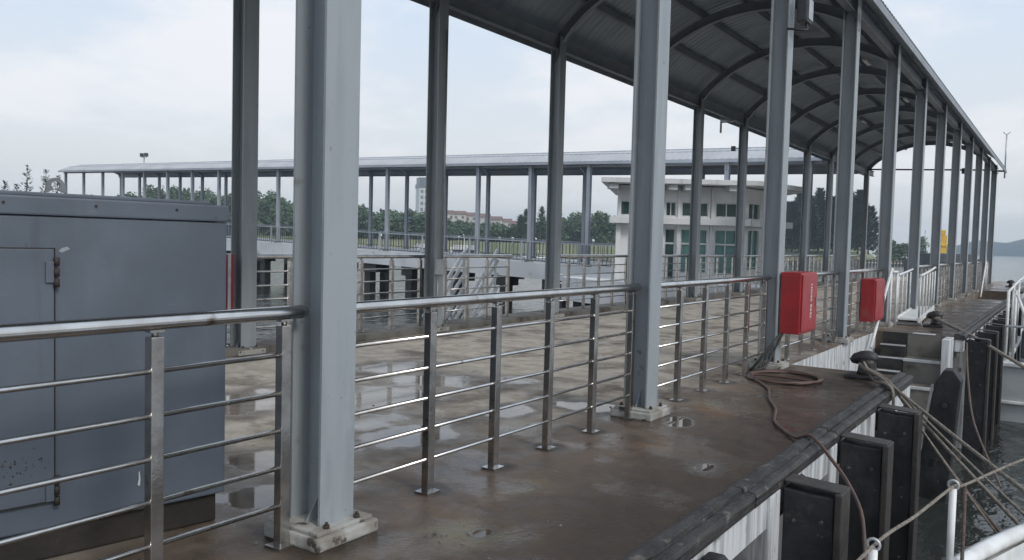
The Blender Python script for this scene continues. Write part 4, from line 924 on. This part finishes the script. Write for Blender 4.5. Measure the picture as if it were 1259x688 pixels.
def conifer(label, px, d, h, w, group='tall dark casuarina trees by the shore', m=LEAFC, dens=1.0, name='casuarina_tree', s=.75):
    p = at(px, d, .6); t = thing(name, label, 'tree', p, rnd.random()*6, group)
    bb = MB(); bb.tube([(0, 0, -.5), (.15, .1, h*.5), (0, 0, h*.97)], [h*.017, h*.011, h*.003], 7).build('trunk', BARK, t)
    b2 = MB(); n = int(330*dens)
    for i in range(n):
        f_ = rnd.random()**.8; z = h*(.05+.95*f_); r_ = w*.5*(1-f_)**.75*rnd.uniform(.25, 1.1)+.15; a = rnd.uniform(0, 6.28)
        e = Vector((r_*math.cos(a), r_*math.sin(a), z)); dr = Vector((math.cos(a), math.sin(a), .7)).normalized()*s*rnd.uniform(.8, 1.7); sd_ = Vector((-math.sin(a), math.cos(a), rnd.uniform(-.4, .4)))*s*.45
        b2.add([e-dr*.5-sd_, e-dr*.5+sd_, e+dr], [(0, 1, 2)]); b2.add([e-dr*.4, e+dr*.3+sd_*1.3, e+dr*.9+Vector((0, 0, -.3*s))], [(0, 1, 2)])
    b2.build('crown', m, t)
    b3 = MB()
    for i in range(14):
        z = h*(.2+.7*i/14); a = i*2.4; b3.tube([(0, 0, z), (w*.36*(1-i/16)*math.cos(a), w*.36*(1-i/16)*math.sin(a), z+h*.05)], [h*.006, .03], 4)
    b3.build('limbs', BARK, t)
for px, h, w, lab in ((972, 15, 8, 'shorter dark casuarina behind the end of the white building'), (992, 17, 8, 'dark casuarina filling the gap left of the tallest one'), (1013, 17, 8, 'dark casuarina just right of the tallest one'), (1031, 16.5, 8, 'dark casuarina between two canopy end columns, narrow crown'), (966, 16, 7, 'dark casuarina tree just right of the building, left of its group'), (981, 19, 8, 'dark casuarina with a pointed top next to the building'), (1004, 20.5, 9, 'tallest dark casuarina behind the canopy columns'),
                      (1022, 18, 9, 'dark casuarina between the canopy end columns, dense crown'), (1041, 18.5, 9, 'dark casuarina seen under the canopy end, broad crown'), (1053, 19, 9, 'dark casuarina second from the shore tip'), (1066, 15, 8, 'shorter ragged casuarina at the tip of the shore')):
    conifer(lab, px, rnd.uniform(250, 275), h, w*1.25, dens=3.2, s=1.0)
for px, h, lab in ((5, 16, 'thin sparse tree at the left edge above the container'), (33, 21, 'tall thin sparse tree above the container left of the lifting eye'), (56, 20, 'sparse feathery tree just left of the lifting eye'), (70, 18, 'small sparse tree touching the left end of the far roof'), (20, 15, 'faint low sparse tree between two thin trees')):
    conifer(lab, px, 262, h, 8, 'sparse thin trees above the container', LEAFS, .32, 'sparse_tree', .7)
for px, h, lab in ((645, 12, 'thin tree rising above the tree belt right of the town'), (664, 13, 'slim pointed tree just left of the third land-side column'), (638, 10, 'small thin tree at the edge of the town')):
    conifer(lab, px, 285, h, 6, 'slim trees above the tree belt', LEAF, .8, 'slim_tree')
def shrub(label, px, d, h, w):
    p = at(px, d, WZ+.2); t = thing('mangrove_bush', label, 'bush', p, 0, 'green bushes on the far bank')
    b2 = MB(); broad_crown(b2, (0, 0, 0), h, w, int(px), .6, 1.3); leaf_blob(b2, (0, 0, h*.25), w*.5, h*.25, 90, .6, int(px)+3); b2.build('foliage', LEAF, t)
    bb = MB(); bb.tube([(0, 0, -.5), (0, 0, h*.5)], .15, 6).build('stem', BARK, t)
shrub('rounded green bush between the fourth and fifth distant columns', 1086, 240, 8, 7); shrub('low green bush left of the barge', 1108, 250, 7, 8); shrub('wide low bush at the bank behind the canopy end', 1098, 255, 5.5, 9); shrub('small bush near the barge mast', 1128, 300, 10, 7)
b = MB(); b.prism([(p.x, p.y) for p in (at(1040, 236), at(1140, 236), at(1140, 330), at(1040, 330))], WZ-.5, WZ+.7); b.build('bank_ground', GRASS, fix=True)['kind'] = 'structure'
# breakwater: row of dark piles near the bank
t = thing('pile_breakwater', 'row of dark piles and beam standing in the water under the bushes', 'breakwater', at(1030, 190, WZ), HEAD)
for i in range(22): MB().box(i*.75-.16, i*.75+.16, -.2, .2, -.5, 1.3+.1*(i % 3)).build('pile', PILE, t)
MB().box(-.3, 16.2, -.12, .12, .55, .8).build('beam', LCONC, t)
for i, px in enumerate((613, 629, 467, 475, 563, 657, 728)):
    t = thing('bank_lamp', 'small white globe lamp on the grass bank, %s from the left' % ORD[[2, 3, 0, 1, 4, 5, 6].index(i) if False else sorted((613, 629, 467, 475, 563, 657, 728)).index(px)], 'lamp', at(px, 244, .15), 0, 'white globe lamps along the bank')
    bb = MB(); bb.tube([(0, 0, -.5), (0, 0, 1.6)], .06, 6).build('post', GALV, t); bb = MB(); bb.lathe((0, 0, 1.6), [(.1, 0), (.38, .2), (.45, .45), (.34, .75), (.05, .9)], 10).build('globe', WHITE, t)

# ------------------------------------------------------------------ town beyond
t = thing('apartment_tower', 'pale apartment tower with dark top storeys above the trees', 'building', at(522, 820, 6), HEAD+.35)
MB().box(-9, 9, -8, 8, 0, 46).build('wall', TOWERW, t); MB().box(-9.6, 9.6, -8.6, 8.6, 46, 50).build('upper_storey', TOWERD, t); MB().box(-8.6, 8.6, -7.8, 7.8, 50, 56.5).build('roof_block', TOWERD, t)
for z in range(5, 44, 6):
    for x in (-6.4, -2.2, 2.2, 6.4):
        MB().box(x-1.4, x+1.4, -8.15, -7.99, z, z+3.2).build('window', TOWERD, t)
    MB().box(-9.2, 9.2, -8.5, -8.01, z-1.0, z-.4).build('balcony', TOWERW, t)
hx = [(548, 36), (562, 35.5), (577, 34), (592, 33), (606, 30), (620, 27.5), (634, 25), (646, 22), (530, 33)]
for i, (px, hp) in enumerate(hx):
    d = 480+20*(i % 3); H = hp*d/1000+1.42; g0 = 4.0
    t = thing('town_house', 'pale terraced house with red roof beyond the trees, %s from the left' % ORD[sorted(x for x, _ in hx).index(px)], 'house', at(px, d, g0), HEAD+rnd.uniform(-.3, .3), 'red roofed houses of the town')
    w = rnd.uniform(3.2, 4.4); hw = H-g0-2.2
    MB().box(-w, w, -4, 4, -2, hw).build('wall', HOUSEW, t)
    bb = MB(); bb.extr([(-w-.5, -4.6, hw), (-w-.5, 4.6, hw), (-w-.5, 0, hw+2.2)], (0, 0, 0), (2*w+1, 0, 0)); bb.build('roof', ROOFT, t, fix=True)
    for z in (hw-2.6, hw-5.6):
        for x in (-w*.5, w*.5): MB().box(x-.7, x+.7, -4.12, -4.002, z, z+1.5).build('window', TOWERD, t)

# ------------------------------------------------------------------ bits lying on the deck
b = MB()
for i in range(60):
    x, y = rnd.choice([(rnd.gauss(.5, .18), rnd.gauss(.5, .2)), (rnd.gauss(.1, .4), rnd.gauss(3, 1.5)), (rnd.uniform(-3, 1.1), rnd.uniform(-.5, 7))]); r = rnd.uniform(.003, .011)
    b.add([(x-r, y-r*.6, .001), (x+r, y-r, .001), (x+r*.7, y+r, .001), (x-r*.5, y+r*.8, .001), (x, y, r*.9)], [(0, 1, 4), (1, 2, 4), (2, 3, 4), (3, 0, 4)])
o = b.build('grit', CONC); o['kind'] = 'stuff'

# ------------------------------------------------------------------ damp sea haze
b = MB(); b.box(-1500, 1300, -120, 2300, WZ-8, 75); hz = b.build('haze', STEEL); hz['kind'] = 'stuff'
m = bpy.data.materials.new('haze'); m.use_nodes = True; t = m.node_tree; t.nodes.clear()
pv = N(t, 'ShaderNodeVolumePrincipled'); pv.inputs['Color'].default_value = (.74, .88, 1, 1); pv.inputs['Density'].default_value = .00044; pv.inputs['Anisotropy'].default_value = .2
om = N(t, 'ShaderNodeOutputMaterial'); t.links.new(pv.outputs[0], om.inputs['Volume']); hz.data.materials.clear(); hz.data.materials.append(m)
